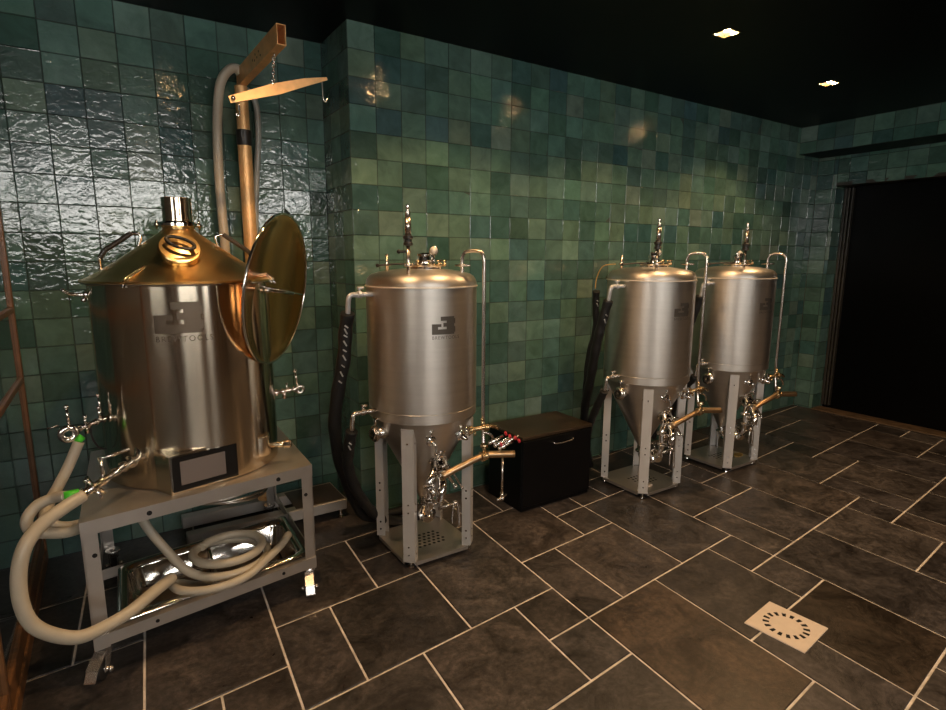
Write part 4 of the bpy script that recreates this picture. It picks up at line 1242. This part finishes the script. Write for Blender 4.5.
mb.tube(pts, 0.0055, 8, closed=True, smoothpath=False); mb.build('rolled_edge', 'chrome', t)
mb = MB()
mb.cyl(KV(-0.57, -0.44, 1.345), D + nn * 0.03 + tt_ * 0.10 + Vector((0, 0, -0.02)), 0.005, seg=10)
mb.ball(KV(-0.56, -0.45, 1.345), 0.013, 12); mb.ball(KV(-0.60, -0.47, 1.372), 0.012, 12)
mb.tube([KV(-0.60, -0.47, 1.37), KV(-0.56, -0.47, 1.355), D + nn * 0.035, D + nn * 0.03 + tt_ * 0.2 + Vector((0, 0, -0.03))], 0.004, 8)
mb.build('hanging_bracket', 'chrome', t)

# ------------------------------------------------------------------ lifting hoist behind the trolley
HX, HY = -0.460, 0.292
t = thing('lifting_hoist', 'tall steel post on a floor frame with arm reaching over the kettle', 'hoist', (HX, HY, 0))
mb = MB()
mb.box((-0.90, 0.262, 0.055), (-0.075, 0.322, 0.115), bev=0.003)
mb.box((-0.135, 0.095, 0.057), (-0.075, 0.262, 0.113), bev=0.003)
mb.box((-0.90, 0.035, 0.055), (-0.075, 0.095, 0.115), bev=0.003)
fr = mb.build('floor_frame', 'satin_steel', t)
mb = MB(); mb.box((-0.36, 0.050, 0.1155), (-0.085, 0.300, 0.1185), bev=0.001); partlabel(mb.build('deck_plate', 'cabinet_top_brown', t), 'dark brown cover plate')
for x, y in ((-0.105, 0.065), (-0.105, 0.292), (-0.87, 0.292), (-0.87, 0.065)):
    mb = MB(); mb.lathe([(0.018, 0), (0.020, 0.004), (0.010, 0.012), (0.008, 0.058)], (x, y, 0), 16); mb.build('foot', 'chrome', fr)
mb = MB()
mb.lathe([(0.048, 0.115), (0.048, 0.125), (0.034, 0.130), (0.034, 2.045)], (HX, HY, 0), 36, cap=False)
mb.build('lower_post', 'warm_lit_hoist_steel', t)
partlabel(t.children[-1], 'round steel post with warm-light tint')
mb = MB(); mb.lathe([(0.034, 2.045), (0.0375, 2.047), (0.0375, 2.120), (0.034, 2.122)], (HX, HY, 0), 36, cap=False); mb.build('collar', 'dark_grip', t)
mb = MB(); mb.lathe([(0.031, 2.122), (0.031, 2.333), (0.001, 2.334)], (HX, HY, 0), 36, cap=False); mb.build('upper_post', 'warm_lit_hoist_steel', t)
# hollow square arm
A0 = Vector((-0.456, 0.315, 2.374)); A1 = Vector((-0.421, -0.352, 2.392))
ad = (A1 - A0).normalized(); aw = ad.cross(Vector((0, 0, 1))).normalized()
def rtube(mb, w, h, th):
    for (u0, u1, v0, v1) in ((-w, w, -h, -h + th), (-w, w, h - th, h), (-w, -w + th, -h + th, h - th), (w - th, w, -h + th, h - th)):
        vs = [Q + aw * u + Vector((0, 0, v)) for Q in (A0, A1) for u in (u0, u1) for v in (v0, v1)]
        mb.add(vs, [(0, 1, 3, 2), (4, 6, 7, 5), (0, 4, 5, 1), (2, 3, 7, 6), (0, 2, 6, 4), (1, 5, 7, 3)])
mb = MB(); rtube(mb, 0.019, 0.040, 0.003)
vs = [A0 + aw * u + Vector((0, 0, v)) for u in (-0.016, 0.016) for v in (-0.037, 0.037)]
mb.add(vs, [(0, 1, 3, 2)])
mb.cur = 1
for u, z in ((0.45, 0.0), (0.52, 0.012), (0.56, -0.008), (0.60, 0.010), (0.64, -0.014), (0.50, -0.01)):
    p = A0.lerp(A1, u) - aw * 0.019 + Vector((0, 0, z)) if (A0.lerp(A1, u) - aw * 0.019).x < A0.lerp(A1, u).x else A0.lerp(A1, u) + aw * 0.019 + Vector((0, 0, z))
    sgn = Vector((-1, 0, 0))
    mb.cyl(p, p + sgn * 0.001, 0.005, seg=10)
mb.build('arm', ['warm_lit_hoist_steel', 'hole_black'], t)
# flat spreader bar
B0 = Vector((-0.607, -0.245, 2.138)); B1 = Vector((-0.208, -0.250, 2.277))
bd = (B1 - B0).normalized(); bn = Vector((0, 0, 1)).cross(bd).normalized(); bu = bd.cross(bn).normalized()
if bu.z < 0: bu = -bu
Lb = (B1 - B0).length
ppf = [(-0.015, -0.016), (0.20, -0.022), (0.33, -0.012), (Lb + 0.01, -0.006), (Lb + 0.01, 0.006), (0.33, 0.020), (0.20, 0.024), (0.17, 0.024), (-0.015, 0.012)]
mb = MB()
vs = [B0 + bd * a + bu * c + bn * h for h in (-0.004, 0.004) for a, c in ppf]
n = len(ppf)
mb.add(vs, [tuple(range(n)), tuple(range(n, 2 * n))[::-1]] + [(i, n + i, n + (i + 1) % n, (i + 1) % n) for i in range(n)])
t2 = thing('spreader_bar', 'flat tapered warm-light-tinted lifting bar with a hook, hanging from the hoist arm by a chain', 'lifting bar', tuple(B0))
sb = mb.build('bar', 'warm_lit_hoist_steel', t2)
mb = MB()
ct = Vector((-0.452, -0.02, 2.312)); ct = A0.lerp(A1, 0.84) + Vector((0, 0, -0.04)); cb_ = B0 + bd * 0.185 + bu * 0.02
nl = 9
for k in range(nl):
    a = ct.lerp(cb_, k / nl); b2 = ct.lerp(cb_, (k + 1) / nl)
    mid = (a + b2) / 2; dirv = (b2 - a).normalized(); side = dirv.cross(Vector((0, 1, 0)) if k % 2 else Vector((1, 0, 0))).normalized()
    hl = (b2 - a).length * 0.62
    pts = [mid + dirv * hl * math.cos(2 * PI * q / 14) + side * 0.006 * math.sin(2 * PI * q / 14) for q in range(14)]
    mb.tube(pts, 0.0022, 6, closed=True, smoothpath=False)
mb.build('chain', 'chrome', t2)
mb = MB(); hk = B1 + Vector((-0.012, 0, -0.004))
mb.tube([hk, hk - Vector((0, 0, 0.06)), hk + Vector((0.004, 0, -0.088)), hk + Vector((0.014, 0, -0.092)), hk + Vector((0.020, 0, -0.078))], 0.0035, 8)
mb.build('hook', 'chrome', t2)
mb = MB(); mb.ball(B0 + Vector((0, -0.01, 0)), 0.010, 10); hk = B0 + Vector((0.02, -0.01, -0.02))
mb.tube([hk, hk - Vector((0, 0, 0.04)), hk + Vector((-0.008, 0, -0.05)), hk + Vector((-0.014, 0, -0.04))], 0.0035, 8)
mb.build('hook', 'chrome', t2)

# ------------------------------------------------------------------ hoses of the trolley
hose('brewing_hose', [(-1.256, -0.695, 0.688), (-1.311, -0.74, 0.672), (-1.363, -0.78, 0.650), (-1.406, -0.82, 0.606), (-1.428, -0.84, 0.528), (-1.430, -0.85, 0.437), (-1.41, -0.855, 0.361), (-1.361, -0.85, 0.303), (-1.30, -0.84, 0.266), (-1.232, -0.80, 0.253), (-1.158, -0.76, 0.258), (-1.086, -0.685, 0.262), (-1.013, -0.60, 0.258)],
     0.0215, 'pale_hose', 'thick pale hose making the widest loop, left of the trolley and back onto the tray')
hose('brewing_hose', [(-1.262, -0.447, 0.808), (-1.299, -0.46, 0.729), (-1.336, -0.50, 0.667), (-1.362, -0.55, 0.632), (-1.372, -0.60, 0.600), (-1.352, -0.61, 0.572), (-1.318, -0.60, 0.552), (-1.273, -0.57, 0.540), (-1.18, -0.46, 0.52), (-1.10, -0.38, 0.50)],
     0.0185, 'pale_hose', 'pale hose dropping from the uppermost left kettle valve')
hose('brewing_hose', [(-1.298, -0.70, 0.698), (-1.336, -0.665, 0.688), (-1.384, -0.665, 0.671), (-1.412, -0.68, 0.634), (-1.402, -0.68, 0.592), (-1.360, -0.675, 0.572), (-1.30, -0.65, 0.552), (-1.22, -0.55, 0.535), (-1.14, -0.42, 0.50)],
     0.0180, 'pale_hose', 'pale hose curling tightly beside the left trolley leg below the green clip')
ring = [(-1.107, -0.45, 0.545), (-1.095, -0.455, 0.48), (-1.065, -0.47, 0.405), (-1.015, -0.50, 0.32), (-0.968, -0.545, 0.255)]
for k in range(30):
    a_ = math.radians(212 + k * 22.5); q_ = k / 29
    ring.append((-0.785 + (0.158 - 0.036 * q_) * math.cos(a_), -0.478 + (0.150 - 0.034 * q_) * math.sin(a_), 0.214 + 0.045 * min(1, max(0, (k - 8) / 6))))
hose('brewing_hose', ring, 0.0175, 'pale_hose', 'pale hose coiled in a double ring on the steel tray below the kettle', sub=5)
hose('brewing_hose', [(-0.86, -0.44, 0.098), (-0.93, -0.46, 0.125), (-0.985, -0.50, 0.172), (-1.012, -0.56, 0.205), (-0.99, -0.63, 0.212), (-0.93, -0.675, 0.212), (-0.85, -0.690, 0.212), (-0.75, -0.665, 0.214), (-0.66, -0.60, 0.228), (-0.585, -0.53, 0.235), (-0.53, -0.45, 0.235)],
     0.0165, 'pale_hose', 'pale hose lying as outer loop on the tray, free end at its right')
mb = MB()
for k, (rx, z) in enumerate(((0.150, 0.545), (0.165, 0.530), (0.155, 0.515), (0.170, 0.500), (0.150, 0.487))):
    pts = [(-0.80 + rx * math.cos(2 * PI * q / 40) + 0.01 * k, -0.42 + rx * math.sin(2 * PI * q / 40), z + 0.012 * math.sin(2 * PI * q / 40 + k)) for q in range(40)]
    mb.tube(pts, 0.0055, 8, closed=True, smoothpath=False)
tag(mb.build('hose_coil', 'ribbed_hose_metal'), 'thin metal hose coiled under the trolley top', 'hose')
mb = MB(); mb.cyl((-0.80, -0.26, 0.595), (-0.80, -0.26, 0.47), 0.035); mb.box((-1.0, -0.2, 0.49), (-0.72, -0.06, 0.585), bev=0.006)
tag(mb.build('pump', 'warm_lit_hoist_steel'), 'small warm-toned pump hanging below the trolley top', 'pump')
hose('post_hose', [(-0.462, 0.272, 2.385), (-0.474, 0.27, 2.408), (-0.511, 0.27, 2.400), (-0.550, 0.27, 2.350), (-0.572, 0.27, 2.271), (-0.590, 0.27, 2.104), (-0.597, 0.27, 1.863), (-0.593, 0.27, 1.591), (-0.590, 0.27, 1.30), (-0.59, 0.27, 1.0), (-0.59, 0.27, 0.50)],
     0.0225, 'pale_hose', 'pale hose arching over top of the hoist post, thicker of its two hoses')
hose('post_hose', [(-0.425, 0.342, 2.335), (-0.395, 0.342, 2.31), (-0.377, 0.342, 2.241), (-0.379, 0.342, 2.091), (-0.400, 0.342, 1.885), (-0.420, 0.342, 1.63), (-0.428, 0.342, 1.30), (-0.43, 0.342, 0.9), (-0.43, 0.35, 0.40)],
     0.0150, 'clear_grey_hose', 'greyish thinner hose hanging between the hoist post and the tiled wall')

# wooden offcut on the second plate
mb = MB(); mb.box((-0.05, -0.012, 0), (0.05, 0.012, 0.012), Matrix.Translation((1.66, -0.66, 0.0365)) @ Matrix.Rotation(0.1, 4, 'Z'), 0.002)
tag(mb.build('wood_wedge', 'drain_plate_cream'), 'small pale wooden strip on base plate of fermenter right of the black cabinet', 'wood strip')
mb = MB(); mb.prism([(2.68, -0.66), (2.74, -0.65), (2.755, -0.62), (2.70, -0.60), (2.665, -0.625)], 0.0365, 0.045)
tag(mb.build('yellow_cloth', 'yellow_stain_wood'), 'small crumpled yellow cloth on base plate of the fermenter nearest the doorway', 'cloth')

# ------------------------------------------------------------------ world, camera, view
wd = bpy.data.worlds.new('World'); bpy.context.scene.world = wd; wd.use_nodes = True
wd.node_tree.nodes['Background'].inputs[0].default_value = (0.5, 0.55, 0.6, 1)
wd.node_tree.nodes['Background'].inputs[1].default_value = 0.02

cam = bpy.data.cameras.new('camera'); co = bpy.data.objects.new('camera', cam); C.objects.link(co)
Rm = [[0.839154218787039, -0.5438799498862749, 0.0038467133526435323], [-0.0904887172667935, -0.14658234335283657, -0.9850509675466551], [0.5363133311221385, 0.8262615909800565, -0.17222019083656004]]
right = Vector(Rm[0]); down = Vector(Rm[1]); fwd = Vector(Rm[2])
M = Matrix((right, -down, -fwd)).transposed().to_4x4()
M.translation = Vector((-1.1249304965, -2.906467964, 1.4862858854))
co.matrix_world = M
cam.sensor_width = 36; cam.sensor_fit = 'HORIZONTAL'
cam.lens = 562.1247 / 946 * 36
cam.clip_start = 0.02
bpy.context.scene.camera = co

sc = bpy.context.scene
sc.view_settings.view_transform = 'Standard'
sc.view_settings.look = 'None'
sc.view_settings.gamma = 1
sc.view_settings.use_curve_mapping = False
sc.view_settings.exposure = 0.15
sc.cycles.use_denoising = True
sc.cycles.max_bounces = 8
sc.cycles.sample_clamp_indirect = 6
